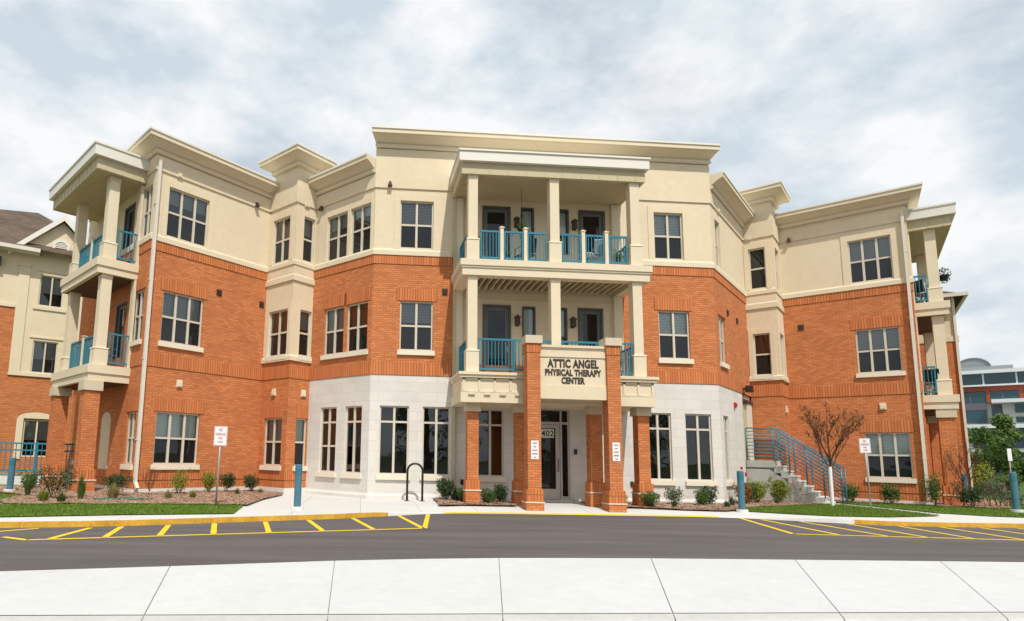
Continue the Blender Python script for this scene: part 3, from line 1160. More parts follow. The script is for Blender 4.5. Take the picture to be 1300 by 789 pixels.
for s in (2.78, 7.88):
    for z0, z1 in ((7.20, 8.06), (3.88, 4.80)):
        railing(xy(FE, s, .14), xy(FE, s, 1.38), z0, z1, 'railing', building)

# ground-floor brick pillars and the two tall entrance pillars
for s, w_ in ((2.95, .32), (4.36, .33), (6.53, .34), (7.94, .34)):
    pillar(FE, s, 1.40, w_, -.05, .74, .44, 2.68, 2.92)
for s in (4.45, 6.70):
    pillar(FE, s, 2.31, .37, -.12, .56, .20, 4.54, 4.76, band_z=4.28, name='entrance_pillar')
# notices on the pillars
for s in (4.46, 6.71):
    mb = MB()
    mb.fbox(FE, s - .105, s + .105, 2.50, 2.506, 1.36, 1.86)
    o_ = mb.build('notice_sheet', SIGNW, building)
    for i, (wd, hh) in enumerate(((.11, .03), (.075, .03), (.13, .035), (.14, .035), (.06, .03))):
        z = 1.79 - .095 * i
        k = 5 if wd > .1 else 3
        tx = MB()
        for j in range(k):
            a = s - wd / 2 * 1.05 + wd * 1.05 * j / k
            tx.fbox(FE, a + .003, a + wd * .82 / k, 2.506, 2.508, z - hh / 2, z + hh / 2, 1 if i == 2 else 0)
        tx.build('notice_print', [SIGNK, SIGNR], o_)

# sign panel over the entrance
sg = MB()
sg.fbox(FE, 4.64, 6.53, 2.06, 2.40, 3.40, 4.40)
sg.fbox(FE, 4.635, 6.535, 2.05, 2.425, 4.19, 4.398)
sg.fbox(FE, 4.63, 6.54, 2.03, 2.44, 4.40, 4.45)
sg.fbox(FE, 4.63, 6.54, 2.01, 2.47, 4.45, 4.52)
sg.fbox(FE, 4.635, 6.535, 2.04, 2.425, 3.02, 3.40)
sg.fbox(FE, 4.63, 6.54, 1.88, 2.05, 3.02, 3.75)
sign = sg.build('entrance_sign_panel', STUCCO, building)
MATS['panel'] = STUCCO


def text_mesh(body, width, height, bold=.012, extrude=.015):
    """lettering as a mesh, origin at its centre, lying in XZ, facing -Y"""
    c = bpy.data.curves.new('t', 'FONT')
    c.body = body
    c.size = 1
    c.align_x = 'CENTER'
    c.offset = bold
    c.space_character = 1.06
    c.extrude = .02
    o = bpy.data.objects.new('t', c)
    COL.objects.link(o)
    bpy.context.view_layer.update()
    dg = bpy.context.evaluated_depsgraph_get()
    me = bpy.data.meshes.new_from_object(o.evaluated_get(dg))
    bpy.data.objects.remove(o)
    xs = [v.co.x for v in me.vertices]
    ys = [v.co.y for v in me.vertices]
    x0, x1, y0, y1 = min(xs), max(xs), min(ys), max(ys)
    mb = MB()
    for p in me.polygons:
        mb.face([((me.vertices[i].co.x - (x0 + x1) / 2) / (x1 - x0) * width, -me.vertices[i].co.z / .02 * extrude,
                  (me.vertices[i].co.y - (y0 + y1) / 2) / (y1 - y0) * height) for i in p.vertices])
    bpy.data.meshes.remove(me)
    return mb


for body, x0, x1, z0, z1 in (('ATTIC ANGEL', 4.86, 6.31, 3.90, 4.13), ('PHYSICAL THERAPY', 4.79, 6.38, 3.67, 3.85), ('CENTER', 5.25, 5.91, 3.45, 3.63)):
    tm = text_mesh(body, x1 - x0, (z1 - z0) * 1.06, .046, .006)
    tm.v = [(p[0] + (x0 + x1) / 2, p[1] - 2.401 - .006, p[2] + (z0 + z1) / 2) for p in tm.v]
    tm.build('sign_lettering', SIGNK, sign)

# entrance storefront
s0, s1, z0, z1 = ENTRY
mb = MB()
for q in ((s0, s0 + .06, z0, z1), (s1 - .06, s1, z0, z1), (s0 + .06, s1 - .06, z1 - .06, z1), (6.00, 6.06, z0, z1 - .06), (4.90, 4.96, z0, z1 - .06),
          (s0 + .06, 4.90, 2.46, 2.54), (4.96, 6.00, 2.46, 2.54), (6.06, s1 - .06, 2.46, 2.54), (6.06, s1 - .06, z0, z0 + .1), (s0 + .06, 4.90, z0, z0 + .1)):
    mb.fbox(FE, q[0], q[1], -.12, -.03, q[2], q[3])
ent = mb.build('entrance_storefront', ALU, building)
mb = MB()
for q in ((4.97, 5.09, z0 + .01, 2.45), (5.86, 5.99, z0 + .01, 2.45), (5.09, 5.86, 2.34, 2.45), (5.09, 5.86, z0 + .01, z0 + .32)):
    mb.fbox(FE, q[0], q[1], -.10, -.045, q[2], q[3])
lf = mb.build('entrance_door', ALU, building)
mb = MB()
for q in ((s0 + .06, 4.90, z0 + .1, 2.46), (5.09, 5.86, z0 + .32, 2.34), (6.06, s1 - .06, z0 + .1, 2.46), (s0 + .06, 4.9, 2.54, z1 - .06), (4.96, 6.0, 2.54, z1 - .06), (6.06, s1 - .06, 2.54, z1 - .06)):
    mb.face([FE(q[0], -.075, q[2]), FE(q[1], -.075, q[2]), FE(q[1], -.075, q[3]), FE(q[0], -.075, q[3])])
mb.build('pane', SCREEN, ent)
mb = MB()
mb.fbox(FE, 5.13, 5.82, -.073, -.070, 2.04, 2.31)
lb = mb.build('number_strip', BLINDP, lf)
tm = text_mesh('8402', .52, .19, .02, .002)
tm.v = [(p[0] + 5.545, p[1] + .068, p[2] + 2.175) for p in tm.v]
tm.build('house_number', SIGNK, lf)
mb = MB()
mb.tube([FE(5.92, -.045, 1.0), FE(5.92, .03, 1.02), FE(5.92, .03, 1.36), FE(5.92, -.045, 1.38)], .013, 8)
mb.build('handle', DARKF, lf)
# soffit light under the entrance roof
mb = MB()
mb.fbox(FE, 5.2, 5.75, 1.0, 1.3, 2.885, 2.92)
mb.build('soffit_light', FASCIA, building)


# ------------------------------------------------------------------ end porches
def porch(fr, t0, t1, n1, rt0, rt1, rn, ca, cb, cn, t2=None):
    mb = MB()
    mb.fbox(fr, rt0, rt1, 0, rn, 10.13, 10.46)
    r_ = mb.build('porch_roof', FASCIA, building)
    mb = MB()
    mb.fbox(fr, rt0 - .03, rt1 + .03, 0, rn + .03, 10.46, 10.52)
    mb.build('metal_edge', FASCIA, r_)
    mb = MB()
    fo = rn - .13
    a, b = rt0 + .13, rt1 - .13
    mb.fbox(fr, a, b, fo - .05, fo, 9.76, 10.13)
    mb.fbox(fr, a, a + .05, .0, fo - .05, 9.76, 10.13)
    mb.fbox(fr, b - .05, b, .0, fo - .05, 9.76, 10.13)
    k = int((b - a) / .38)
    for i in range(k):
        s = a + (b - a) * (i + .5) / k
        mb.fbox(fr, s - .012, s + .012, fo, fo + .012, 9.765, 10.12)
    for i in range(3):
        o = fo * (i + .5) / 3
        mb.fbox(fr, a - .012, a, o - .012, o + .012, 9.765, 10.12)
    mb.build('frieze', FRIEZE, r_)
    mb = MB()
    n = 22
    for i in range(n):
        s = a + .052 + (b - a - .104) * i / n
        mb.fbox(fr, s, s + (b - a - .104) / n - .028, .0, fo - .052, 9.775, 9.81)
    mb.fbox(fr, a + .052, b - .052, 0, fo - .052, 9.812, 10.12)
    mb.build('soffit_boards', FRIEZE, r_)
    for (zb, zm, zt, e_) in ((6.64, 6.86, 7.11, 0), (3.37, 3.60, 3.85, 0)):
        mb = MB()
        mb.fbox(fr, t0, t1, 0, n1, zm, zt)
        mb.fbox(fr, t0 + .04, t1 - .04, 0, n1 - .04, zb, zm)
        sl_ = mb.build('balcony_slab', TRIM, building)
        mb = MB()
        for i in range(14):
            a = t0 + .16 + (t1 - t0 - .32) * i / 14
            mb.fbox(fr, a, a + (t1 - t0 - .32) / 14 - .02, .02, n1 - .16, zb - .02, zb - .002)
        mb.build('shade_toned_boards', DECK_SHADE, sl_)  # boards coloured dark for the shade under the porch slabs
    for c in (ca, cb):
        column(fr, c, cn, .30, 7.11, 9.77, .5)
        column(fr, c, cn, .30, 3.85, 6.65, .5)
        pillar(fr, c, cn - .03 + (.17 if fr is FA else 0), .43, -.1, .78, .46, 3.08, 3.37)
    for z0, z1 in ((7.2, 8.12), (3.94, 4.86)):
        railing(xy(fr, t0 + .12, .03), xy(fr, t0 + .12, cn - .2), z0, z1, 'railing', building)
        railing(xy(fr, t1 - .12, .03), xy(fr, t1 - .12, cn - .2), z0, z1, 'railing', building)
        m_ = (ca + cb) / 2
        railing(xy(fr, ca + .22, cn), xy(fr, m_ - .07, cn), z0, z1, 'railing', building)
        railing(xy(fr, m_ + .07, cn), xy(fr, cb - .22, cn), z0, z1, 'railing', building)
        mb = MB()
        mb.fbox(fr, m_ - .055, m_ + .055, cn - .055, cn + .055, z0 - .09, z1 + .06)
        mb.fbox(fr, m_ - .075, m_ + .075, cn - .075, cn + .075, z1 + .06, z1 + .09)
        mb.build('railing_post', TRIM, building)
    # pilaster on the wall by the front corner
    for z0, z1 in ((7.11, 9.76), (3.85, 6.64)):
        mb = MB()
        mb.fbox(fr, t0 + .05, t0 + .3, 0, .08, z0, z1)
        mb.build('pilaster', TRIM, building)


porch(FA, .84, 4.6, 1.22, .58, 5.5, 1.63, 1.12, 4.15, .86)
porch(FK, .55, 4.6, .98, .42, 5.2, 1.35, .88, 4.2, .64)
# arched blind panel behind the left porch pillars
mb = MB()
cx_, w_ = 2.55, .42
pts = [(cx_ - w_, .75), (cx_ + w_, .75)] + [(cx_ + w_ * math.cos(R(a)), 2.25 + .32 * math.sin(R(a))) for a in range(0, 181, 15)]
f0 = [FA(s, .02, z) for s, z in pts]
f1 = [FA(s, .0, z) for s, z in pts]
mb.face(f0)
for i in range(len(pts)):
    j = (i + 1) % len(pts)
    mb.face([f0[i], f0[j], f1[j], f1[i]])
mb.build('arched_panel', TRIM, building)

# rear wings that step out beyond each porch
for fr, n1, zb in ((FK, 1.65, 6.5),):
    t0, t1 = 5.8, 10.4
    mb = MB()
    mb.fbox(fr, t0, t1, .0, n1, -.2, zb)
    a = mb.build('rear_wing_wall', BRICK, building)
    mb = MB()
    mb.fbox(fr, t0 + .01, t1, .0, n1 - .01, zb, 8.35)
    mb.fbox(fr, t0 - .03, t1, .0, n1 + .03, zb - .02, zb + .2)
    mb.build('stucco_storey', STUCCO, a)
    mb = MB()
    e_ = .3
    A_ = [fr(t0 - e_, -.2, 8.35), fr(t1, -.2, 8.35), fr(t1, n1 + e_, 8.35), fr(t0 - e_, n1 + e_, 8.35)]
    rr = [fr(t0 + 1.2, -.2, 9.35), fr(t1, -.2, 9.35)]
    mb.face([A_[3], A_[0], rr[0]], [(0, 0), (2, 0), (1, 1.4)])
    mb.face([A_[2], A_[3], rr[0], rr[1]], [(0, 0), (5, 0), (4, 1.4), (0, 1.4)])
    mb.face(A_[::-1])
    mb.build('shingle_roof', SHING, a)
    mb = MB()
    mb.fbox(fr, t0 - e_ - .03, t1, n1 + e_, n1 + e_ + .1, 8.26, 8.40)
    mb.fbox(fr, t0 - e_ - .1, t0 - e_, .0, n1 + e_ + .1, 8.26, 8.40)
    mb.fbox(fr, t0 - .08, t0, n1 - .09, n1 - .01, .2, 8.3)
    mb.build('gutter', SPOUT, a)

# ------------------------------------------------------------------ the ground
CURB = [(-40, -14.6), (-20, -10.4), (-9, -8.0), (-6.49, -7.49), (-5.27, -7.18), (-4.42, -6.85), (-2.72, -6.0), (-0.84, -5.08), (.59, -4.12), (1.41, -3.52), (2.24, -3.2), (3.48, -3.08),
        (4.67, -3.08), (5.96, -3.05), (8.08, -3.02), (8.89, -3.06), (9.69, -3.18), (10.66, -3.6), (11.5, -4.08), (12.66, -4.52), (14.2, -4.6), (15.99, -4.52), (30, -4.4), (60, -4.2)]
ROADZ = -.04


def curb_y(x):
    for (a, b), (c, d) in zip(CURB, CURB[1:]):
        if a <= x <= c:
            t = (x - a) / (c - a)
            return b + (d - b) * t
    return CURB[0][1] if x < CURB[0][0] else CURB[-1][1]


def smooth(a, b, t):
    t = max(0, min(1, (t - a) / (b - a)))
    return t * t * (3 - 2 * t)


def gh(x, y):
    """finished ground height on the building's side of the kerb"""
    w_ = smooth(-.2, 1.7, x) * (1 - smooth(9.3, 11.6, x))
    dc = y - curb_y(x)
    z = .060 - w_ * .085 * (1 - smooth(0, 1.5, dc))
    z += .05 * smooth(12, 18, x) * smooth(.5, 3, dc)
    z += .04 * (1 - smooth(-6, -2, x)) * smooth(.5, 3, dc)
    return z


def drape(poly, off, step=.4, zf=gh):
    bm = bmesh.new()
    vs_ = [bm.verts.new((p[0], p[1], 0)) for p in poly]
    bm.faces.new(vs_)
    xs = [p[0] for p in poly]
    ys = [p[1] for p in poly]
    for ax, lo, hi in ((0, min(xs), max(xs)), (1, min(ys), max(ys))):
        st_ = step if hi - lo < 30 else (hi - lo) / 60
        k = lo + st_
        while k < hi:
            co_ = (k, 0, 0) if ax == 0 else (0, k, 0)
            no_ = (1, 0, 0) if ax == 0 else (0, 1, 0)
            bmesh.ops.bisect_plane(bm, geom=bm.verts[:] + bm.edges[:] + bm.faces[:], plane_co=co_, plane_no=no_)
            k += st_
    mb = MB()
    for f in bm.faces:
        pts = [(v.co.x, v.co.y, zf(v.co.x, v.co.y) + off) for v in f.verts]
        if f.normal.z < 0:
            pts.reverse()
        mb.face(pts, [(p[0], p[1]) for p in pts])
    bm.free()
    return mb


# surfaces
def asphalt():
    m = bpy.data.materials.new('asphalt')
    m.use_nodes = True
    t = m.node_tree
    p = t.nodes['Principled BSDF']
    p.inputs['Roughness'].default_value = .85
    p.inputs['Specular IOR Level'].default_value = .3
    c = nd(t, 'ShaderNodeTexCoord')
    mp = nd(t, 'ShaderNodeMapping')
    mp.inputs['Scale'].default_value = (.18, 1.5, 1)
    t.links.new(c.outputs['Object'], mp.inputs[0])
    a = nd(t, 'ShaderNodeTexNoise', _Scale=1.2, _Detail=5.0, _Roughness=.6)
    t.links.new(mp.outputs[0], a.inputs['Vector'])
    b = nd(t, 'ShaderNodeTexVoronoi', _Scale=95.0)
    t.links.new(c.outputs['Object'], b.inputs['Vector'])
    r = nd(t, 'ShaderNodeValToRGB')
    r.color_ramp.elements[0].position = .3
    r.color_ramp.elements[0].color = (.074, .066, .066, 1)
    r.color_ramp.elements[1].position = .75
    r.color_ramp.elements[1].color = (.125, .113, .112, 1)
    ad = nd(t, 'ShaderNodeMath', operation='MULTIPLY_ADD')
    t.links.new(b.outputs['Color'], ad.inputs[0])
    ad.inputs[1].default_value = .35
    t.links.new(a.outputs[0], ad.inputs[2])
    su = nd(t, 'ShaderNodeMath', operation='SUBTRACT')
    t.links.new(ad.outputs[0], su.inputs[0])
    su.inputs[1].default_value = .15
    t.links.new(su.outputs[0], r.inputs[0])
    t.links.new(r.outputs[0], p.inputs['Base Color'])
    bp = nd(t, 'ShaderNodeBump', _Strength=.5, _Distance=.006)
    t.links.new(b.outputs[0], bp.inputs['Height'])
    t.links.new(bp.outputs[0], p.inputs['Normal'])
    return m


ASPH = asphalt()
LAWN = mat('lawn_soil', (.085, .14, .022), .95, .1, nscale=2.5, namp=.3, bump=.4, bscale=60)
MULCH = mat('mulch', (.34, .215, .15), .95, .1, nscale=6, namp=.35, bump=.8, bscale=45)
FIELD = mat('field_grass', (.06, .10, .03), .95, .1, nscale=.4, namp=.25)

# terrain to the horizon
mb = MB()
mb.face([(-900, -900, -.35), (900, -900, -.35), (900, 900, -.35), (-900, 900, -.35)])
tag(mb.build('ground', FIELD), kind='structure')
# drive in front of the entrance
mb = MB()
near = [(-60, -22), (60, -22)]
mb.face([(-60, -17.2, ROADZ), (60, -17.2, ROADZ)] + [(x, y + .02, ROADZ) for x, y in [(60, -4.2)] + CURB[::-1][1:]] + [(-60, -18.0, ROADZ)])
tag(mb.build('road', ASPH), kind='structure')
# street the photograph is taken from
mb = MB()
mb.face([(-60, -60, -.11), (60, -60, -.11), (60, -13.7, -.11), (-60, -13.7, -.11)])
tag(mb.build('street', ASPH), kind='structure')

# apron of concrete on the building's side (base sheet)
def strip_between(v_list, x0, x1, nx, off):
    mb = MB()
    P = [[(x0 + (x1 - x0) * i / nx, 0, 0)] for i in range(nx + 1)]
    rows = []
    for i in range(nx + 1):
        x = x0 + (x1 - x0) * i / nx
        rows.append([(x, curb_y(x) + v, gh(x, curb_y(x) + v) + off) for v in v_list])
    for i in range(nx):
        for j in range(len(v_list) - 1):
            q = [rows[i][j], rows[i + 1][j], rows[i + 1][j + 1], rows[i][j + 1]]
            mb.face(q, [(p[0], p[1]) for p in q])
    return mb


def joint_mat(name, col, bw, rh, ox=0, oy=0, ms=.008, rot=0):
    """broom finished concrete with tooled joints"""
    m = brick_mat(name, col, tuple(c * .975 for c in col), tuple(c * .55 for c in col), bw, rh, ms, offset=0, big=.035, var=.03, bump=.3)
    t = m.node_tree
    uv = [n for n in t.nodes if n.type == 'UVMAP'][0]
    br = [n for n in t.nodes if n.type == 'TEX_BRICK'][0]
    mp = nd(t, 'ShaderNodeMapping')
    mp.inputs['Location'].default_value = (ox, oy, 0)
    mp.inputs['Rotation'].default_value = (0, 0, rot)
    t.links.new(uv.outputs[0], mp.inputs[0])
    t.links.new(mp.outputs[0], br.inputs['Vector'])
    return m


WALK = joint_mat('sidewalk_concrete', (.56, .555, .535), 1.52, 1.52, .2, .3)
mb = strip_between([.14, .3, .5, .8, 1.1, 1.5, 2.2, 3.2, 4.5, 6.5, 9, 13, 18], -16, 26, 170, 0)
tag(mb.build('sidewalk', WALK), kind='structure')

# kerb: three stretches, ochre - bright yellow (flush) - ochre, and plain between


def kerb(x0, x1, m, name):
    n = max(2, int((x1 - x0) / .3))
    mb = MB()
    top, bot, back = [], [], []
    for i in range(n + 1):
        x = x0 + (x1 - x0) * i / n
        y = curb_y(x)
        top.append((x, y, gh(x, y) + .004))
        bot.append((x, y - .015, ROADZ - .05))
        back.append((x, y + .15, gh(x, y + .15) + .004))
    for i in range(n):
        q = [bot[i], bot[i + 1], top[i + 1], top[i]]
        mb.face(q, [(p[0], p[2]) for p in q])
        q = [top[i], top[i + 1], back[i + 1], back[i]]
        if m is YELC:
            mid = [(top[j][0], top[j][1] + .02, top[j][2]) for j in (i, i + 1)]
            mb.face([top[i], top[i + 1], mid[1], mid[0]], None, 0)
            mb.face([mid[0], mid[1], back[i + 1], back[i]], None, 1)
        else:
            mb.face(q, [(p[0], p[1]) for p in q])
    m = [m, WALK] if m is YELC else m
    return tag(mb.build(name, m), kind='structure')


YELB = mat('bright_yellow_paint', (.78, .55, .03), .75, .3, nscale=3.0, namp=.12)
kerb(-16, .45, YELC, 'kerb_yellow')
kerb(.45, 1.9, CONC, 'kerb')
kerb(1.9, 9.15, YELB, 'kerb_yellow')
kerb(9.15, 11.9, CONC, 'kerb')
kerb(11.9, 26, YELC, 'kerb_yellow')

# foreground pavement slab with kerb
FARE = [(-14, -14.2), (-8, -12.85), (-4.27, -11.98), (-2.36, -11.5), (-.52, -11.0), (.6, -10.78), (1.61, -10.64), (2.6, -10.56), (3.73, -10.5), (5.79, -10.46), (7.95, -10.42), (12, -10.4), (24, -10.4)]
FZ = .06
PAVE = mat('pavement_concrete', (.525, .53, .53), .9, .2, nscale=.7, namp=.075, bump=.25, bscale=120)


def far_y(x):
    for (a, b), (c, d) in zip(FARE, FARE[1:]):
        if a <= x <= c:
            return b + (d - b) * (x - a) / (c - a)
    return FARE[-1][1]


def near_y(x):
    return -13.57 + .06 * (x + 1) * .7


jx = [(-14, -13.8), (-12.2, -11.9), (-10.2, -9.2), (-8.2, -6.6), (-6.3, -4.9), (-4.35, -3.4), (-2.36, -1.92), (-.52, -.47), (1.61, .99), (3.73, 2.5), (5.79, 4.06), (7.95, 5.66), (10.1, 7.3), (12.2, 8.9), (14.4, 10.5), (16.4, 12.2)]
fp = MB()
G_ = .0045
for (f0_, n0_), (f1_, n1_) in zip(jx, jx[1:]):
    k = 6
    for i in range(k):
        a, b = i / k, (i + 1) / k
        xa, xb = f0_ + (f1_ - f0_) * a, f0_ + (f1_ - f0_) * b
        ya, yb = n0_ + (n1_ - n0_) * a, n0_ + (n1_ - n0_) * b
        if i == 0:
            xa += G_
            ya += G_
        if i == k - 1:
            xb -= G_
            yb -= G_
        far_a, far_b = (xa, far_y(xa), FZ), (xb, far_y(xb), FZ)
        na, nb_ = (ya, near_y(ya), FZ), (yb, near_y(yb), FZ)
        fp.face([na, nb_, far_b, far_a])
        fp.face([(far_a[0], far_a[1], -.1), far_a, far_b, (far_b[0], far_b[1], -.1)])
        # kerb strip towards the street: a lip, rounded
        prev = None
        rings = []
        for (px_, py_, fx_, fy_) in ((na[0], na[1], xa, far_a[1]), (nb_[0], nb_[1], xb, far_b[1])):
            sl_ = (px_ - fx_) / (fy_ - py_)
            rings.append([(px_ + sl_ * q_, py_ - q_, z_) for q_, z_ in ((.010, FZ - .003), (.20, FZ - .005), (.24, FZ - .016), (.262, FZ - .045), (.27, -.12))])
        for j in range(4):
            fp.face([rings[0][j + 1], rings[1][j + 1], rings[1][j], rings[0][j]], None, 1)
KERBC = mat('kerb_concrete', (.46, .455, .435), .9, .2, nscale=1.6, namp=.12, bump=.25)
tag(fp.build('pavement', [PAVE, KERBC]), kind='structure')
CONCG2 = mat('joint_grit', (.30, .295, .28), .95, .1, nscale=3, namp=.2)
jb = MB()
jb.face([(x, far_y(x) - .02, FZ - .010) for x, _ in jx][::-1] + [(x, near_y(x) - .15, FZ - .010) for _, x in jx])
tag(jb.build('pavement_joint', CONCG2), kind='structure')

# painted markings
mk = MB()


def stripe(p, q, w_=.10, z=ROADZ + .004):
    p, q = Vector(p), Vector(q)
    d = (q - p).normalized()
    n = Vector((-d.y, d.x)) * w_ / 2
    pts = [p - n, q - n, q + n, p + n]
    mk.face([(a.x, a.y, z) for a in pts])


stripe((-5.8, -8.62), (-5.28, -8.92))
stripe((-5.3, -8.91), (1.08, -6.55))
stripe((1.06, -6.6), (1.46, -3.62))
for p, q in (((-5.83, -7.5), (-6.9, -8.75)), ((-5.03, -7.3), (-5.03, -8.79)), ((-4.58, -7.05), (-4.29, -8.53)), ((-3.84, -6.7), (-3.52, -8.24)), ((-3.08, -6.28), (-2.71, -7.94)),
             ((-2.15, -5.85), (-1.82, -7.6)), ((-1.31, -5.4), (-.88, -7.26)), ((-.37, -4.85), (.06, -6.91)), ((.71, -4.12), (1.02, -6.5))):
    stripe(p, q)
stripe((9.64, -3.27), (8.63, -6.57))
stripe((8.62, -6.55), (13.09, -7.0))
stripe((13.09, -7.0), (24, -8.0))
for p, q in (((10.01, -3.55), (9.58, -6.62)), ((10.8, -3.85), (10.53, -6.72)), ((11.7, -4.27), (11.3, -6.8)), ((12.7, -4.6), (12.2, -6.88)), ((13.7, -4.65), (13.2, -6.98)), ((14.7, -4.68), (14.2, -7.06)),
             ((15.7, -4.63), (15.2, -7.14)), ((16.7, -4.6), (16.2, -7.25)), ((17.7, -4.6), (17.2, -7.35))):
    stripe(p, q)
tag(mk.build('road_marking', YEL), kind='structure')

# lawns and planting beds
LF = [(-14, -9.05), (-9, -7.55), (-6.72, -6.75), (-4.81, -6.02), (-2.89, -5.42)]
lawn_l = LF + [(-3.04, -3.5), (-5.57, -4.15), (-7.95, -4.75), (-10.5, -5.0), (-14, -5.2)]
lawn_l2 = [(-16, -5.2), (-10.5, -5.0), (-8.6, -3.9), (-9.0, -1.9), (-11, -.9), (-16, -.5)]
bed_l = [(-2.95, -3.5), (-2.9, -1.4), (-2.62, .6), (-2.7, 1.38), CL, B0, (-10.2, 3.3), (-12, 1.5), (-11, -.9), (-9.0, -1.9), (-8.6, -3.9), (-7.95, -4.75), (-5.57, -4.15), (-3.04, -3.5)]
lawn_l3 = [(-16, -.5), (-11, -.9), (-12, 1.5), (-10.4, 3.2), (-10.4, 9), (-18, 9)]
bed_m = [(2.02, -.05), (1.98, -1.3), (1.9, -2.3), (2.6, -2.02), (3.85, -1.98), (4.1, -2.0), (4.2, -.05)]
bed_r = [(6.55, -.05), (6.85, -1.95), (7.4, -1.85), (8.7, -2.1), (9.9, -2.3), (10.4, -2.15), (11.1, -1.25), (12.8, -.3), (14.72, .55), (15.6, .95), (15.2, 1.42), (13.45, 2.2), (11.21, -.05)]
lawn_r = [(10.4, -2.3), (11.3, -3.05), (12.01, -3.42), (13.5, -3.45), (15.4, -2.95), (15.42, -2.7), (15.42, .5), (15.0, .6), (14.72, .55), (12.8, -.3), (11.1, -1.25)]
lawn_r2 = [(16.1, -2.2), (17.0, -2.85), (18.0, -3.05), (26, -3.0), (26, 3), (22.5, 1.6), (20.2, -.5), (19.4, -.2), (18.7, .1), (17.2, 1.3), (16.1, 1.7)]
bed_r2 = [(15.2, 1.5), (16.1, 1.7), (17.2, 1.3), (18.7, .1), (19.4, -.2), (20.2, -.5), (22.5, 1.6), (26, 3), (26, 9), (22, 5.5), (19, .9), (18.73, .61), J0, IC, (15.0, 1.9)]
for i, p in enumerate((lawn_l, lawn_l2, lawn_l3, lawn_r, lawn_r2)):
    tag(drape(p, .02).build('lawn', LAWN), kind='structure')
for i, p in enumerate((bed_l, bed_m, bed_r, bed_r2)):
    tag(drape(p, .03, .3, lambda x, y: gh(x, y) + .025 * (mnoise.noise((x * 1.7, y * 1.7, 3)) + .6)).build('mulch_bed', MULCH), kind='structure')


def inside(p, poly):
    x, y = p
    c = False
    j = len(poly) - 1
    for i in range(len(poly)):
        xi, yi = poly[i]
        xj, yj = poly[j]
        if (yi > y) != (yj > y) and x < (xj - xi) * (y - yi) / (yj - yi) + xi:
            c = not c
        j = i
    return c


def scatter(poly, n, rng, xmin=None, xmax=None):
    xs = [p[0] for p in poly]
    ys = [p[1] for p in poly]
    x0, x1 = max(min(xs), xmin if xmin is not None else -1e9), min(max(xs), xmax if xmax is not None else 1e9)
    out = []
    while len(out) < n:
        p = (rng.uniform(x0, x1), rng.uniform(min(ys), max(ys)))
        if inside(p, poly):
            out.append(p)
    return out


GRASS = leaf_mat('grass_blades', (.085, .16, .014), (.20, .30, .035), .3, 3)
rng = random.Random(4)
gm = MB()
for poly, n in ((lawn_l, 26000), (lawn_l2, 6000), (lawn_l3, 5000), (lawn_r, 20000), (lawn_r2, 16000)):
    for x, y in scatter(poly, n, rng, -13.5, 24):
        z = gh(x, y) + .018
        a = rng.uniform(0, 6.283)
        h = rng.uniform(.03, .062)
        w_ = rng.uniform(.005, .009)
        lx, ly = rng.uniform(-.03, .03), rng.uniform(-.03, .03)
        c, s = math.cos(a) * w_, math.sin(a) * w_
        gm.face([(x - c, y - s, z), (x + c, y + s, z), (x + lx, y + ly, z + h)])
tag(gm.build('grass', GRASS), 'short mown green grass blades covering the lawns', 'grass', kind='stuff')
CHIP = leaf_mat('mulch_chips', (.22, .125, .085), (.56, .40, .30), 0, 5)
cm = MB()
for poly, n in ((bed_l, 15000), (bed_m, 3600), (bed_r, 12000), (bed_r2, 7000)):
    for x, y in scatter(poly, n, rng, -12, 22):
        z = gh(x, y) + .035 + .025 * (mnoise.noise((x * 1.7, y * 1.7, 3)) + .6)
        a = rng.uniform(0, 6.283)
        l, w_ = rng.uniform(.012, .04), rng.uniform(.005, .012)
        u_ = Vector((math.cos(a), math.sin(a), rng.uniform(-.25, .25))) * l
        v_ = Vector((-math.sin(a), math.cos(a), rng.uniform(-.4, .4))) * w_
        p = Vector((x, y, z + .01))
        cm.face([p - u_ - v_, p + u_ - v_, p + u_ + v_, p - u_ + v_])
tag(cm.build('mulch', CHIP), 'brown shredded bark mulch strewn over the planting beds', 'mulch', kind='stuff')

# ------------------------------------------------------------------ concrete stair with its rails
stair = empty('stair', (0, 0, 0), 0, 'grey concrete steps climbing to the exit door beside the right bay', 'stairs')
FS = Fr((11.21 + 3.2 * S2, 3.2 * S2), (S2, -S2), (-S2, -S2))      # s: away from the wall, out: towards the camera side
WS = 1.22
mb = MB()
mb.fbox(FS, .0, .85, -WS, -.101, -.2, 1.26)
mb.fbox(FS, .0, .86, -WS, .012, 1.26, 1.50)
NST = 8
run, rise = (2.38 - .85) / NST, (1.50 - .16) / NST
for i in range(NST):
    a = .85 + run * i
    zt = 1.50 - rise * (i + 1) + .0
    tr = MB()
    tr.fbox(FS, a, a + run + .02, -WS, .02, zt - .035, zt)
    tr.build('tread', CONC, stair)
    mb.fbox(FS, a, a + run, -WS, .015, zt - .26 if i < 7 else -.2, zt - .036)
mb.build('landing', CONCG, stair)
mb = MB()
prof = [(.0, -.2), (2.32, -.2), (2.20, .05), (.80, 1.12), (.70, 1.20), (.0, 1.20)]
f0 = [FS(s, .004, z) for s, z in prof]
f1 = [FS(s, -.10, z) for s, z in prof]
mb.face(f0)
mb.face(f1[::-1])
for i in range(6):
    j = (i + 1) % 6
    mb.face([f0[i], f1[i], f1[j], f0[j]])
mb.build('side_wall', CONCG, stair)


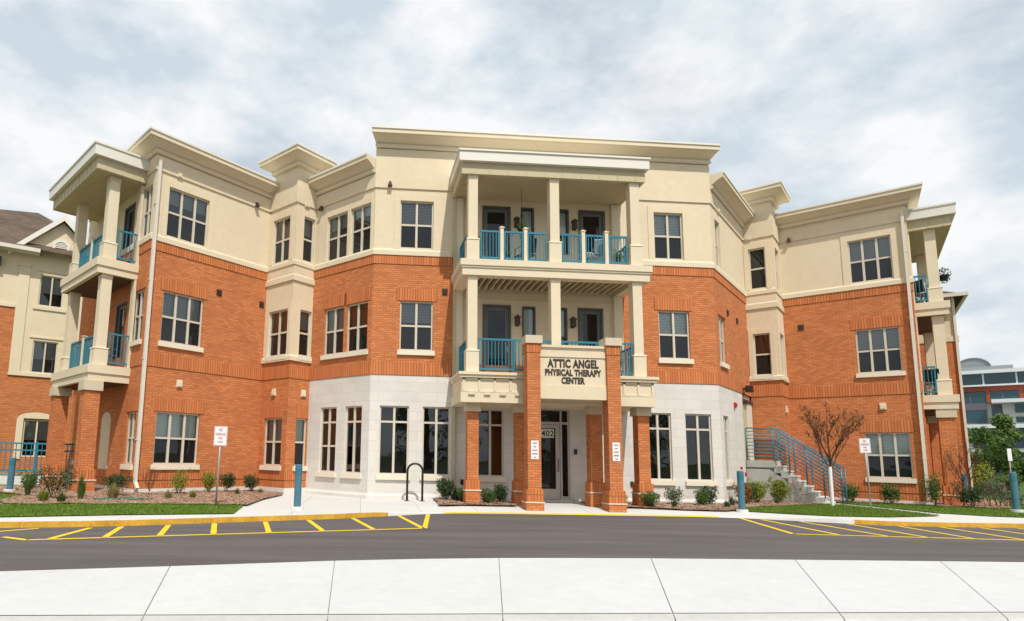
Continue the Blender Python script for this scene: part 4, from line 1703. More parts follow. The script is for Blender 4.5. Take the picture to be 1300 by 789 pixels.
def stair_rail(out, name_label, m):
    o_ = empty('stair_railing', (0, 0, 0), 0, name_label, 'railing', 'railings of the concrete stair')
    mb = MB()
    for k in range(9):
        h = 1.14 - .125 * k
        r_ = .023 if k == 0 else .014
        mb.tube([FS(.03, out, 1.5 + h), FS(.85, out, 1.5 + h), FS(2.72, out, .14 + h)], r_, 6)
    mb.build('rail', TEAL, o_, smooth=True)
    for s, zb in ((.03, 1.5), (.85, 1.5), (1.30, 1.12), (1.78, .75), (2.25, .36), (2.72, .12)):
        zt = 1.5 + 1.14 if s <= .85 else .14 + 1.14 + (2.72 - s) / (2.72 - .85) * 1.36
        mb = MB()
        mb.tube([FS(s, out, zb - .05), FS(s, out, zt)], .021, 6)
        mb.build('post', m, o_, smooth=True)


stair_rail(-.06, 'blue pipe railing along the near side of the concrete steps', TEAL)
stair_rail(-WS + .06, 'blue pipe railing on the far side of the steps, against the brick bay', DTEAL)

# ------------------------------------------------------------------ ramp wall and railing on the far left
FRP = Fr((-18, 2.75), (1, 0))
mb = MB()
mb.fbox(FRP, 0, 8.6, -.18, 0, -.3, .50)
tag(mb.build('ramp_wall', CONCF), 'low white concrete ramp wall behind the left porch pillars', 'wall')
rr_ = empty('ramp_railing', (0, 0, 0), 0, 'blue steel guard railing standing on the low white ramp wall', 'railing')
for i in range(5):
    railing((-17.9 + 1.68 * i, 2.66), (-17.9 + 1.68 * (i + 1) - .02, 2.66), .58, 1.54, 'railing_panel', rr_, gap=.16)
    mb = MB()
    mb.box(-17.9 + 1.68 * i, -17.9 + 1.68 * (i + 1) - .02, 2.64, 2.68, 1.26, 1.31)
    mb.build('mid_rail', TEAL, rr_)
    mb = MB()
    mb.box(-17.95 + 1.68 * i, -17.89 + 1.68 * i, 2.63, 2.69, .45, 1.58)
    mb.build('post', TEAL, rr_)

# ------------------------------------------------------------------ street furniture


def make_bollard(h):
    o = empty('bollard')
    mb = MB()
    mb.tube([(0, 0, .04), (0, 0, h * .80)], .085, 20)
    mb.tube([(0, 0, h * .80), (0, 0, h * .985), (0, 0, h)], [.085, .085, .07], 20)
    mb.build('post', DTEAL, o, smooth=False)
    mb = MB()
    for k in range(3):
        z = h * (.80 + .05 * k)
        mb.tube([(0, 0, z - .008), (0, 0, z + .008)], .092, 20)
    mb.build('louvre_ring', TEAL, o)
    mb = MB()
    mb.tube([(0, 0, -.06), (0, 0, .07)], .15, 20)
    mb.build('footing', CONC, o)
    return o


bol = None
for x, y, h, lab in ((-1.69, -4.05, 1.05, 'teal light bollard alone on the white walk in front of the left stone windows'),
                     (10.27, -2.35, 1.12, 'teal bollard at the kerb corner beside the stone wall and concrete stair'),
                     (19.07, -1.68, 1.15, 'teal bollard standing furthest right, at the edge of the lawn by the kerb'),
                     (-10.03, -.83, .95, 'teal bollard in the left planting bed in front of the low ramp wall'),
                     (22.3, 2.9, 1.05, 'teal bollard behind wispy plants at the right end of the brick pillar')):
    o = make_bollard(h)
    o.location = (x, y, gh(x, y) + (.0 if y < -2 else .03))
    tag(o, lab, 'bollard', 'teal bollards round the building')
# small red tag on the bollard by the stair
bk_ = MB()
bk_.box(10.35, 10.40, -2.46, -2.43, 1.02, 1.13)
bk_.box(10.25, 10.31, -2.42, -2.40, 1.20, 1.28)
tag(bk_.build('tag', RED), 'small red tag fixed to the bollard by the stair', 'tag')


def make_sign(h, lines, sw=.30, sh=.46, blank=False):
    o = empty('parking_sign')
    mb = MB()
    mb.tube([(0, 0, -.1), (0, 0, h - .02)], .021, 8)
    mb.build('post', GALV, o, smooth=True)
    mb = MB()
    mb.box(-sw / 2, sw / 2, -.032, -.026, h - sh, h)
    p = mb.build('sign_plate', SIGNW, o)
    if not blank:
        mb = MB()
        for (a, b, c, d) in ((-sw / 2 + .012, sw / 2 - .012, h - .018, h - .012), (-sw / 2 + .012, sw / 2 - .012, h - sh + .012, h - sh + .018)):
            mb.box(a, b, -.034, -.0321, c, d)
        for (a, b) in ((-sw / 2 + .012, -sw / 2 + .018), (sw / 2 - .018, sw / 2 - .012)):
            mb.box(a, b, -.034, -.0321, h - sh + .018, h - .018)
        mb.build('border', SIGNR, p)
        for body, wd, hh, zc in lines:
            tm = text_mesh(body, wd, hh, .01, .001)
            tm.v = [(q[0], q[1] - .034, q[2] + h - zc) for q in tm.v]
            tm.build('lettering', SIGNR, p)
    return o


LN = [('NO', .085, .075, .085), ('PARKING', .22, .065, .19), ('FIRE', .10, .05, .285), ('LANE', .12, .05, .37)]
for x, y, h, rz, lab, blank in ((-3.59, -4.01, 1.9, R(6), 'white no parking sign on a thin post in the left lawn', False),
                                (15.6, -.5, 2.15, R(-18), 'white no parking sign on a post in front of the right ground floor window', False),
                                (24.2, 2.9, 2.05, R(20), 'white sign on a thin post out on the far right lawn', True)):
    o = make_sign(h, LN, blank=blank)
    o.location = (x, y, gh(x, y))
    o.rotation_euler = (0, R(-1.2) if x > 0 else R(.6), rz)
    tag(o, lab, 'sign', 'signs on posts round the drive')

rk = MB()
pts = [(1.17, -.6, .02), (1.17, -.6, .93)] + [(1.395 - .225 * math.cos(R(a)), -.6, .93 + .225 * math.sin(R(a))) for a in range(15, 180, 15)] + [(1.62, -.6, .93), (1.62, -.6, .02)]
rk.tube(pts, .034, 10)
for x in (1.17, 1.62):
    rk.box(x - .07, x + .07, -.67, -.53, .04, .075)
tag(rk.build('bike_rack', BLACK, smooth=True), 'black steel inverted U bike rack on the walk before the stone wall', 'bike rack')

# ------------------------------------------------------------------ plants
LEAFM = dict(dark=leaf_mat('dark_green_leaves', (.016, .04, .012), (.05, .10, .025), .25),
             mid=leaf_mat('mid_green_leaves', (.04, .085, .015), (.12, .20, .04), .3),
             lime=leaf_mat('yellow_green_leaves', (.12, .17, .02), (.33, .36, .05), .35),
             grey=leaf_mat('grey_green_leaves', (.07, .10, .05), (.17, .21, .11), .3),
             bronze=leaf_mat('bronze_leaves', (.17, .06, .012), (.40, .17, .03), .3),
             straw=leaf_mat('straw_grass', (.20, .17, .05), (.42, .36, .14), .3),
             tree=leaf_mat('tree_leaves', (.035, .085, .015), (.12, .20, .035), .3, 1.2),
             light=leaf_mat('light_tree_leaves', (.06, .12, .02), (.16, .25, .05), .3, 1.2),
             red=leaf_mat('russet_leaves', (.10, .048, .020), (.24, .12, .05), .3),
             pink=leaf_mat('pink_petals', (.42, .10, .12), (.65, .30, .28), .3))


def leaves(mb, c, r, n, size, rng, squash=1.0, hollow=.55, up=.2, mi=0):
    c = Vector(c)
    for _ in range(n):
        while True:
            p = Vector((rng.uniform(-1, 1), rng.uniform(-1, 1), rng.uniform(-1, 1)))
            if hollow < p.length < 1:
                break
        nn = (p + Vector((rng.gauss(0, .5), rng.gauss(0, .5), rng.gauss(0, .5) + up))).normalized()
        q = c + Vector((p.x * r[0], p.y * r[1], p.z * r[2]))
        a = nn.cross(Vector((rng.uniform(-1, 1), rng.uniform(-1, 1), rng.uniform(-1, 1)))).normalized()
        b = nn.cross(a)
        s = size * rng.uniform(.6, 1.3)
        mb.face([q - a * s * .5, q - b * s * .28 + nn * s * .06, q + a * s * .6, q + b * s * .28 + nn * s * .06], None, mi)


def shrub(w_, h, mname, seed, dens=1.0, leaf=.045, stems=True, lumps=7):
    rng = random.Random(seed)
    o = empty('shrub')
    mb = MB()
    for i in range(lumps):
        a = rng.uniform(0, 6.28)
        rr_ = rng.uniform(.1, .55) * w_ / 2
        rad = w_ / 2 * rng.uniform(.42, .62)
        zc = h * rng.uniform(.38, .72)
        leaves(mb, (math.cos(a) * rr_, math.sin(a) * rr_, zc), (rad, rad, min(h * .36, zc - .02)), int(130 * dens), leaf, rng, hollow=.35)
    for i in range(5):
        a = rng.uniform(0, 6.28)
        leaves(mb, (math.cos(a) * w_ * .38, math.sin(a) * w_ * .38, h * rng.uniform(.7, 1.0)), (w_ * .1, w_ * .1, h * .14), int(12 * dens), leaf, rng, hollow=.1)
    mb.build('foliage', LEAFM[mname], o)
    sm = MB()
    for i in range(6):
        a = rng.uniform(0, 6.28)
        sm.tube([(0, 0, -.06), (math.cos(a) * w_ * .15, math.sin(a) * w_ * .15, h * .35), (math.cos(a) * w_ * .3, math.sin(a) * w_ * .3, h * .75)], [.009, .007, .003], 5)
    sm.build('stem', BARK, o)
    return o


def tuft(w_, h, mname, seed, n=130, broad=.008, name='grass_tuft'):
    rng = random.Random(seed)
    mb = MB()
    for _ in range(n):
        a = rng.uniform(0, 6.28)
        l = rng.uniform(.15, 1) * w_ / 2
        hh = h * rng.uniform(.55, 1.05) * (1 - .35 * l / (w_ / 2))
        x0, y0 = math.cos(a) * l * .2, math.sin(a) * l * .2
        x1, y1 = math.cos(a) * l * .6, math.sin(a) * l * .6
        x2, y2 = math.cos(a) * l, math.sin(a) * l
        bx, by = -math.sin(a) * broad, math.cos(a) * broad
        mb.face([(x0 - bx, y0 - by, -.04), (x0 + bx, y0 + by, -.04), (x1 + bx * .8, y1 + by * .8, hh * .75), (x1 - bx * .8, y1 - by * .8, hh * .75)])
        mb.face([(x1 - bx * .8, y1 - by * .8, hh * .75), (x1 + bx * .8, y1 + by * .8, hh * .75), (x2, y2, hh * rng.uniform(.7, 1.1))])
    return mb.build(name, LEAFM[mname])


def branches(mb, p, d, L, r, depth, rng, tips, spread=.5, up=.25):
    d = d.normalized()
    mid = p + d * L * .5 + Vector((rng.gauss(0, .03), rng.gauss(0, .03), 0)) * L
    e_ = p + d * L
    mb.tube([p, mid, e_], [r, r * .85, r * .65], 5 if depth > 1 else 4, caps=False)
    if depth == 0:
        tips.append((e_, d))
        return
    k = 3 if depth > 1 else rng.choice((2, 3, 3))
    for i in range(k):
        nd_ = d + Vector((rng.gauss(0, spread), rng.gauss(0, spread), rng.gauss(0, spread * .5) + up))
        st_ = p + d * L * rng.uniform(.55, 1.0)
        branches(mb, st_, nd_, L * rng.uniform(.6, .85), r * .6, depth - 1, rng, tips, spread, up)
    tips.append((e_, d))


def bare_tree(h, seed, crown_w, mname, leafn, leaf, guard=0, trunk_h=1.25, r=.035, depth=4):
    rng = random.Random(seed)
    o = empty('young_tree')
    mb = MB()
    tips = []
    top = Vector((.02, 0, trunk_h))
    mb.tube([(0, 0, -.1), (.01, .0, trunk_h * .5), top], [r, r * .9, r * .75], 8)
    for i in range(7):
        a = i * 2.4
        st_ = Vector((.02, 0, trunk_h * (.86 + .05 * i)))
        branches(mb, st_, Vector((math.cos(a) * .55, math.sin(a) * .55, 1.15)), (h - trunk_h) * rng.uniform(.30, .52), r * .5, depth - 1, rng, tips, .34, .34)
    mb.tube([top, (0, .02, h * .7), (.03, 0, h)], [r * .75, r * .4, .004], 6)
    branches(mb, Vector((0, .02, h * .6)), Vector((.1, 0, 1)), (h - trunk_h) * .28, r * .4, depth - 1, rng, tips, .5, .2)
    mb.build('trunk', BARK, o)
    lm = MB()
    for e_, d in tips:
        for _ in range(leafn):
            leaves(lm, e_ - d * rng.uniform(0, .16), (.05, .05, .05), 1, leaf, rng, hollow=0)
    if leafn:
        lm.build('crown', LEAFM[mname], o)
    if guard:
        gm_ = MB()
        gm_.tube([(0, 0, .0), (0, 0, guard)], [.052, .05], 12)
        gm_.build('trunk_guard', WHITE, o)
    return o


def put(o, x, y, label, cat, group=None, rz=0, dz=.03):
    o.location = (x, y, gh(x, y) + dz)
    o.rotation_euler = (0, 0, rz)
    return tag(o, label, cat, group)


put(bare_tree(3.0, 12, 1.7, 'red', 4, .06, 1.22), 14.69, -.09, 'young nearly bare tree with white trunk guard in front of the stair', 'tree')
put(bare_tree(2.2, 5, .9, 'red', 1, .035, 0, .7, .02, 3), 19.55, .35, 'thin bare twiggy tree beside the right porch brick pillar', 'tree')
put(bare_tree(2.3, 8, .9, 'red', 1, .035, 0, .9, .02, 3), 21.1, 1.55, 'thin bare twiggy tree by the rear brick wall right of the porch', 'tree')

GB, GT = 'shrubs in the planting beds', 'grass tufts in the planting beds'
k = 0
for (x, y, w_, h, mn, dens, leaf, lab) in (
        (-4.42, .95, .50, .46, 'dark', 1.1, .04, 'round dark green shrub right of the left no parking sign, under the brick wall'),
        (-3.72, 1.50, .50, .44, 'dark', 1.1, .04, 'round dark green shrub nearest the left bay corner'),
        (-4.85, .45, .40, .50, 'lime', .7, .05, 'yellow green bushy shrub just left of the left no parking sign'),
        (-5.45, -.55, .62, .55, 'lime', .5, .05, 'loose yellow green shrub under the left three pane window'),
        (-6.75, -1.75, .75, .46, 'dark', 1.0, .045, 'low dark spreading shrub right of the near left porch pillar'),
        (-9.35, -1.2, .5, .45, 'mid', .7, .05, 'green bush beside the teal bollard in the left bed'),
        (2.36, -.52, .55, .50, 'dark', .8, .06, 'dark spiky shrub at the left end of the bed by the downspout'),
        (2.80, -1.05, .34, .30, 'mid', 1.0, .04, 'small green shrub left of the outer brick pillar base'),
        (3.36, -1.55, .42, .32, 'mid', 1.1, .04, 'round green shrub right of the outer left brick pillar'),
        (3.80, -1.20, .40, .40, 'dark', 1.0, .045, 'dark pointed shrub left of the tall left entrance pillar'),
        (7.30, -1.25, .36, .30, 'mid', 1.0, .04, 'small green shrub right of the tall right entrance pillar'),
        (7.98, -1.72, .46, .36, 'mid', 1.1, .04, 'round green shrub in front of the outer right brick pillar'),
        (9.25, -.60, .50, .42, 'grey', .6, .05, 'loose grey green shrub under the right stone windows'),
        (10.05, -.75, .50, .38, 'mid', .8, .05, 'bright green shrub under the rightmost stone window of the front'),
        (10.42, -.45, .52, .46, 'dark', .9, .05, 'dark green shrub at the right corner of the stone front'),
        (11.95, .15, .50, .50, 'bronze', .8, .06, 'orange bronze leaved shrub behind the bollard by the stair'),
        (12.32, .52, .46, .52, 'dark', .8, .05, 'dark leaved shrub behind the bronze one by the stone wall'),
        (12.85, .82, .56, .58, 'lime', 1.3, .05, 'round yellow green shrub against the stair side wall, left one'),
        (13.72, .98, .46, .60, 'lime', 1.3, .05, 'tall round yellow green shrub against the stair side wall, right one'),
        (16.75, 1.60, .50, .48, 'mid', 1.0, .05, 'green shrub left of the post under the right brick wall'),
        (17.60, .95, .52, .52, 'mid', 1.0, .05, 'green shrub under the right ground floor three pane window'),
        (18.35, .15, .50, .85, 'mid', .7, .055, 'tall green shrub at the right corner downspout'),
        (19.35, -.05, .80, .62, 'dark', 1.0, .05, 'low dark shrub in front of the right porch pillar'),
        (20.2, .1, .55, .8, 'grey', .5, .04, 'wispy grey green plant right of the porch pillar'),
        (20.75, .35, .7, .75, 'grey', .5, .05, 'straggly plant with pink flowers right of the porch'),
        (20.3, -.55, .5, .45, 'grey', .5, .05, 'straggly low plant behind the far right bollard'),
        (24.6, 5.0, 1.6, 1.4, 'lime', 2.2, .09, 'big yellow green shrub on the right lawn before the dark trees'),
        (25.9, 4.6, 1.2, .9, 'mid', 1.6, .08, 'low green shrub at the foot of the dark trees on the right'),
        (-7.75, -3.05, .85, .62, 'dark', .9, .045, 'rose bush with pink blooms before the far left porch pillar')):
    k += 1
    f_ = 1.45 if 'against the stair' in lab else 1.28
    if y > 3:
        f_ = 1
    o = shrub(w_ * f_, h * (1.28 if f_ > 1 else 1), mn, 100 + k, dens * (1.5 if f_ > 1 else 1), leaf * 1.05, lumps=11 if f_ > 1.3 else 8)
    put(o, x, y, lab, 'shrub', GB, rz=k * 1.3)
    if 'pink' in lab:
        rng = random.Random(77 + k)
        for _ in range(16):
            a = rng.uniform(0, 6.28)
            l = rng.uniform(.1, .45) * w_
            fm = MB()
            leaves(fm, (math.cos(a) * l, math.sin(a) * l, h * rng.uniform(.5, 1.05)), (.03, .03, .025), 9, .05, rng, hollow=.2)
            fm.build('flower', LEAFM['pink'], o)
put(bare_tree(.75, 31, .5, 'red', 2, .04, 0, .12, .012, 3), -6.05, -1.35, 'sparse reddish twiggy shrub at the left corner downspout', 'shrub', GB)
bpy.data.objects['young_tree.003'].name = 'twiggy_shrub'
for i, (x, y, w_, h, mn, n, br, lab) in enumerate((
        (-7.02, -3.25, .40, .78, 'mid', 200, .006, 'tall upright green grass clump between the two left porch pillars'),
        (-5.2, -2.35, .42, .30, 'straw', 160, .006, 'low straw coloured tuft under the left window, left one'),
        (-4.65, -2.05, .36, .28, 'lime', 140, .007, 'low yellow green tuft beside the straw one under the left window'),
        (-6.35, -3.0, .60, .55, 'straw', 200, .006, 'yellow feathery grass clump at the foot of the near left porch pillar'),
        (-8.75, -2.35, .36, .62, 'mid', 160, .006, 'upright thin grass clump right of the bollard in the left bed'),
        (-7.5, -4.05, .5, .36, 'lime', 160, .010, 'light green leafy clump at the left lawn edge'),
        (-7.05, -4.15, .42, .30, 'mid', 140, .008, 'small green clump right of the light one at the left lawn edge'),
        (-3.9, .1, .30, .26, 'grey', 110, .006, 'pale thin tuft between the two round dark shrubs'),
        (-3.35, .95, .26, .2, 'lime', 110, .01, 'little yellow green tuft at the bay foot beside the dark shrub'),
        (10.55, -1.2, .34, .26, 'mid', 110, .008, 'small green tuft at the right stone corner in the mulch'),
        (11.05, -.65, .40, .36, 'grey', 130, .007, 'grey green tuft between the stone corner and the bronze shrub'),
        (13.25, .45, .30, .28, 'grey', 110, .006, 'small grey tuft between the two yellow green round shrubs'),
        (2.6, -.7, .5, .46, 'dark', 90, .018, 'sword leaved plant beside the dark spiky shrub by the downspout'),
        (8.75, -1.6, .30, .24, 'mid', 110, .008, 'small green tuft under the right stone windows near the walk'))):
    put(tuft(w_, h, mn, 300 + i, n, br), x, y, lab, 'grass tuft', GT, rz=i)
# green garden hose in the left bed
hz = MB()
rng = random.Random(9)
pts = []
for i in range(60):
    a = i * .42
    x = -6.6 + .013 * i * 1.2 + .25 * math.cos(a)
    y = -3.3 + .008 * i + .16 * math.sin(a)
    pts.append((x, y, gh(x, y) + .075 + .01 * math.sin(i)))
HOSE = mat('green_rubber_hose', (.03, .18, .12), .4, .5)
hz.tube(pts, .012, 6)
tag(hz.build('garden_hose', HOSE, smooth=True), 'coiled green garden hose lying in the mulch by the left porch pillar', 'hose')

# ------------------------------------------------------------------ things on the balconies
POT = mat('terracotta_pot', (.30, .13, .07), .8, .2)


def pot_plant(x, y, z, w_, h, mn, label, seed, n=4, pm=POT):
    o = shrub(w_, h, mn, seed, .5, .05, lumps=n)
    for c in o.children:
        c.location.z = .2
    mb = MB()
    mb.tube([(0, 0, 0), (0, 0, .2), (0, 0, .23)], [.09, .13, .14], 14)
    mb.build('pot', pm, o)
    o.name = 'potted_plant'
    o.location = (x, y, z)
    return tag(o, label, 'potted plant', 'potted plants on the balconies')


pot_plant(7.45, -1.25, 7.115, .4, .45, 'lime', 'potted yellow green plant at the right end of the top balcony', 51)
pot_plant(4.05, -1.2, 7.115, .3, .3, 'mid', 'small potted plant behind the top balcony left middle panel', 52)
pot_plant(7.35, -1.3, 3.785, .36, .42, 'lime', 'potted yellow green plant behind the right end of the first floor railing', 53)
pot_plant(19.72, 1.0, 3.855, .3, .25, 'straw', 'pot of yellow flowers on the lower right porch balcony', 54)


def chair(x, y, z, rz, m, label):
    o = empty('patio_chair', (x, y, z), rz)
    mb = MB()
    mb.box(-.24, .24, -.23, .23, .40, .44)
    mb.build('seat', m, o, bevel=.012)
    mb = MB()
    mb.hexa([(-.23, .20, .48), (.23, .20, .48), (.23, .24, .48), (-.23, .24, .48), (-.22, .30, .92), (.22, .30, .92), (.22, .33, .92), (-.22, .33, .92)])
    mb.build('backrest', m, o, bevel=.012)
    for sx in (-.22, .22):
        for sy in (-.21, .21):
            l = MB()
            l.tube([(sx * 1.08, sy * 1.1, 0), (sx, sy, .42)], .014, 6)
            l.build('leg', m, o)
        a = MB()
        a.tube([(sx, -.2, .42), (sx * 1.1, -.18, .64), (sx * 1.08, .22, .66)], .013, 6)
        a.build('armrest', m, o)
    return tag(o, label, 'chair', 'patio chairs on the balconies')


chair(4.62, -1.05, 7.115, R(200), BLACK, 'dark patio chair behind the top balcony railing, left of the middle column')
chair(3.2, -.9, 7.115, R(150), DKDOOR, 'dark patio chair at the left end of the top balcony')
chair(6.95, -1.1, 7.115, R(170), GALV, 'grey metal patio chair on the top balcony before the right door')
chair(19.75, 1.15, 3.855, R(120), BLACK, 'black patio chair on the lower right porch balcony')
chair(19.85, 1.35, 7.115, R(100), BLACK, 'black patio chair on the upper right porch balcony')
tb_ = empty('patio_table', (6.45, -1.3, 7.115), 0, 'small white round table on the top balcony right of the middle column', 'table')
mb = MB()
mb.tube([(0, 0, .44), (0, 0, .46)], .22, 20)
mb.build('table_top', WHITE, tb_)
for a in (0, 2.1, 4.2):
    mb = MB()
    mb.tube([(math.cos(a) * .2, math.sin(a) * .2, 0), (math.cos(a) * .06, math.sin(a) * .06, .44)], .012, 6)
    mb.build('leg', WHITE, tb_)
hb = empty('hanging_basket', (4.52, -1.05, 8.4), 0, 'hanging flower basket by the left door sconce on the top balcony', 'hanging basket')
mb = MB()
rng = random.Random(3)
leaves(mb, (0, 0, .05), (.16, .16, .15), 120, .06, rng)
leaves(mb, (0, 0, -.15), (.10, .10, .16), 60, .05, rng)
mb.build('foliage', LEAFM['mid'], hb)
mb = MB()
for a in (0, 2.1, 4.2):
    mb.tube([(math.cos(a) * .14, math.sin(a) * .14, 0), (0, 0, .6), (0, 0, 1.49)], .005, 4)
mb.tube([(0, 0, -.1), (0, 0, .02)], [.08, .14], 12)
mb.build('basket', BLACK, hb)
hb2 = empty('potted_plant', (0, 0, 0), 0, 'dark bushy plant on the railing outside the upper right porch column', 'potted plant')
p = FK(1.9, 1.02, 8.22)
hb2.location = p
mb = MB()
leaves(mb, (0, 0, .1), (.22, .22, .34), 220, .07, rng, hollow=.2)
mb.build('foliage', LEAFM['dark'], hb2)
mb = MB()
mb.tube([(0, 0, -.1), (0, 0, .1)], [.10, .16], 12)
mb.build('pot', BLACK, hb2)
for (t_, n_, z_, m, lab) in ((1.75, .45, 3.855, DKDOOR, 'dark patio chair on the lower left porch balcony'),):
    p = FA(t_, n_, z_)
    chair(p.x, p.y, p.z, R(60), m, lab)

# ------------------------------------------------------------------ neighbouring building on the left
nb = empty('neighbouring_building', (0, 0, 0), 0, 'older brick and stucco building with a brown shingle hip roof behind the left porch', 'building')
FN = Fr((-14.7, 7.5), (.87, .49))
NH = [(.42, 1.34, 7.48, 8.85), (.40, 1.33, 4.55, 5.94), (.36, 1.34, 1.0, 2.55), (-5.6, -4.5, 7.48, 8.85), (-5.6, -4.5, 4.4, 5.9), (-5.6, -4.5, 1.0, 2.5)]
br, stc = MB(), MB()
wall(br, FN, -12, -.36, -.4, 7.32, NH)
wall(br, FN, -.36, 3.2, -.4, 4.45, NH)
wall(stc, FN, -12, -.36, 7.32, 9.8, NH)
wall(stc, FN, -.36, 3.2, 4.45, 9.8, NH)
stc.face([FN(-.55, 0, 9.8), FN(2.75, 0, 9.8), FN(1.1, 0, 11.35)])
br.face([FN(3.2, 0, -.4), FN(3.2, -8, -.4), FN(3.2, -8, 9.8), FN(3.2, 0, 9.8)])
br.build('brick_wall', BRICK, nb)
stc.build('stucco_wall', STUCCO, nb)
mb = MB()
mb.fbox(FN, -12, -.36, 0, .05, 7.26, 7.40)
mb.fbox(FN, -.40, 3.2, 0, .06, 4.38, 4.52)
mb.fbox(FN, -.38, .02, 0, .05, 4.522, 9.1)
mb.fbox(FN, -.42, .06, 0, .08, 9.1, 9.2)
mb.fbox(FN, -.40, .04, 0, .06, 8.75, 8.82)
mb.fbox(FN, .25, 1.5, 0, .05, 7.30, 7.44)
mb.fbox(FN, .25, 1.5, 0, .04, 9.0, 9.07)
mb.fbox(FN, .25, 1.5, 0, .04, 6.05, 6.12)
mb.build('trim', TRIM, nb)
for (a, b, c, d) in NH:
    mb = MB()
    for q in ((a, a + .05, c, d), (b - .05, b, c, d), (a + .05, b - .05, c, c + .05), (a + .05, b - .05, d - .05, d), ((a + b) / 2 - .03, (a + b) / 2 + .03, c + .05, d - .05)):
        mb.fbox(FN, q[0], q[1], -.12, -.05, q[2], q[3])
    if c < 3 and a > 0:
        mb.fbox(FN, a - .26, a - .02, 0, .04, c - .1, d + .05)
        mb.fbox(FN, b + .02, b + .2, 0, .04, c - .1, d + .05)
        pts = [(a - .26, d + .05), (b + .2, d + .05)] + [((a + b) / 2 - .03 + .70 * math.cos(R(t)), d + .05 + .26 * math.sin(R(t))) for t in range(0, 181, 20)]
        mb.face([FN(s, .04, z) for s, z in pts])
    o_ = mb.build('window', FRAME if c > 3 else TRIM, nb)
    g = MB()
    g.face([FN(a, -.09, c), FN(b, -.09, c), FN(b, -.09, d), FN(a, -.09, d)])
    g.build('pane', GLASS, o_)
    g = MB()
    g.face([FN(a, -.3, c - .1), FN(b, -.3, c - .1), FN(b, -.3, d), FN(a, -.3, d)])
    g.build('interior', CORE, o_)
    g = MB()
    g.face([FN(a, -.2, c + (d - c) * .45), FN(b, -.2, c + (d - c) * .45), FN(b, -.2, d), FN(a, -.2, d)])
    g.build('blind', BLINDG, o_)
mb = MB()
E0_, E1_ = -12.5, 4.0
ap = FN(.15, -4.2, 13.0)
al = FN(.1, -4.2, 13.0)
c4 = [FN(E0_, .55, 9.78), FN(E1_, .55, 9.78), FN(E1_, -9, 9.78), FN(E0_, -9, 9.78)]
mb.face([c4[0], c4[1], ap, al], [(0, 0), (16, 0), (12, 5.6), (4, 5.6)])
mb.face([c4[1], c4[2], ap], [(0, 0), (9, 0), (4.5, 5.6)])
mb.face([c4[2], c4[3], al, ap], [(0, 0), (16, 0), (12, 5.6), (4, 5.6)])
mb.face([c4[3], c4[0], al], [(0, 0), (9, 0), (4.5, 5.6)])
# gable roof over the bay
gl, gr_, gt = FN(-.85, .3, 9.70), FN(3.05, .3, 9.70), FN(1.1, .3, 11.62)
gl2, gr2, gt2 = FN(-.85, -3, 9.70), FN(3.05, -3, 9.70), FN(1.1, -3, 11.62)
mb.face([gl, gt, gt2, gl2], [(0, 0), (0, 2.5), (3.3, 2.5), (3.3, 0)])
mb.face([gt, gr_, gr2, gt2], [(0, 2.5), (0, 0), (3.3, 0), (3.3, 2.5)])
mb.build('shingle_roof', SHING, nb)
mb = MB()
for p, q in ((FN(-.85, .3, 9.70), FN(1.1, .3, 11.62)), (FN(3.05, .3, 9.70), FN(1.1, .3, 11.62))):
    n_ = FN.n * .04
    dz = Vector((0, 0, -.26))
    mb.hexa([p + dz, q + dz, q + dz - n_ * 2, p + dz - n_ * 2, p, q, q - n_ * 2, p - n_ * 2])
mb.build('barge_board', FASCIA, nb)
mb = MB()
mb.fbox(FN, E0_, .3, .50, .64, 9.64, 9.80)
mb.fbox(FN, E0_, .3, .0, .50, 9.62, 9.66)
mb.build('gutter', SPOUT, nb)
mb = MB()
cs = [(1.08 + .36 * math.cos(R(22.5 + 45 * i)), 10.2 + .36 * math.sin(R(22.5 + 45 * i))) for i in range(8)]
ci = [(1.08 + .25 * math.cos(R(22.5 + 45 * i)), 10.2 + .25 * math.sin(R(22.5 + 45 * i))) for i in range(8)]
for i in range(8):
    j = (i + 1) % 8
    mb.face([FN(*cs[i][:1], .06, cs[i][1]), FN(cs[j][0], .06, cs[j][1]), FN(ci[j][0], .06, ci[j][1]), FN(ci[i][0], .06, ci[i][1])])
    mb.face([FN(cs[i][0], .0, cs[i][1]), FN(cs[j][0], .0, cs[j][1]), FN(cs[j][0], .06, cs[j][1]), FN(cs[i][0], .06, cs[i][1])])
for i in range(7):
    z = 10.0 + .065 * i
    hw = .25 * math.cos(abs(z - 10.2) / .25 * 1.1)
    mb.hexa([FN(1.08 - hw, .01, z), FN(1.08 + hw, .01, z), FN(1.08 + hw, .05, z - .04), FN(1.08 - hw, .05, z - .04), FN(1.08 - hw, .01, z + .02), FN(1.08 + hw, .01, z + .02), FN(1.08 + hw, .05, z - .02), FN(1.08 - hw, .05, z - .02)])
mb.build('gable_vent', FASCIA, nb)
mb = MB()
mb.fbox(FN, -1.35, -1.05, .05, .3, 8.95, 9.3)
mb.build('wall_lamp', BLACK, nb)

# ------------------------------------------------------------------ office block far off on the right
ob = empty('office_building', (0, 0, 0), 0, 'distant grey office block with teal glass bands and a domed rooftop lattice', 'building')
FO = Fr((104, 74.6), (.667, -.745))
OG = mat('teal_office_glass', (.015, .060, .078), .12, .6)
OGB = mat('blue_office_glass', (.05, .09, .16), .15, .6)
OBR = mat('red_office_brick', (.30, .075, .045), .85, .2, nscale=.3, namp=.1)
OST = mat('pale_office_panel', (.46, .46, .44), .7, .3, nscale=.2, namp=.06)
OWH = mat('white_office_slab', (.72, .74, .78), .5, .4)
OPU = mat('mauve_spandrel', (.13, .12, .15), .6, .3)


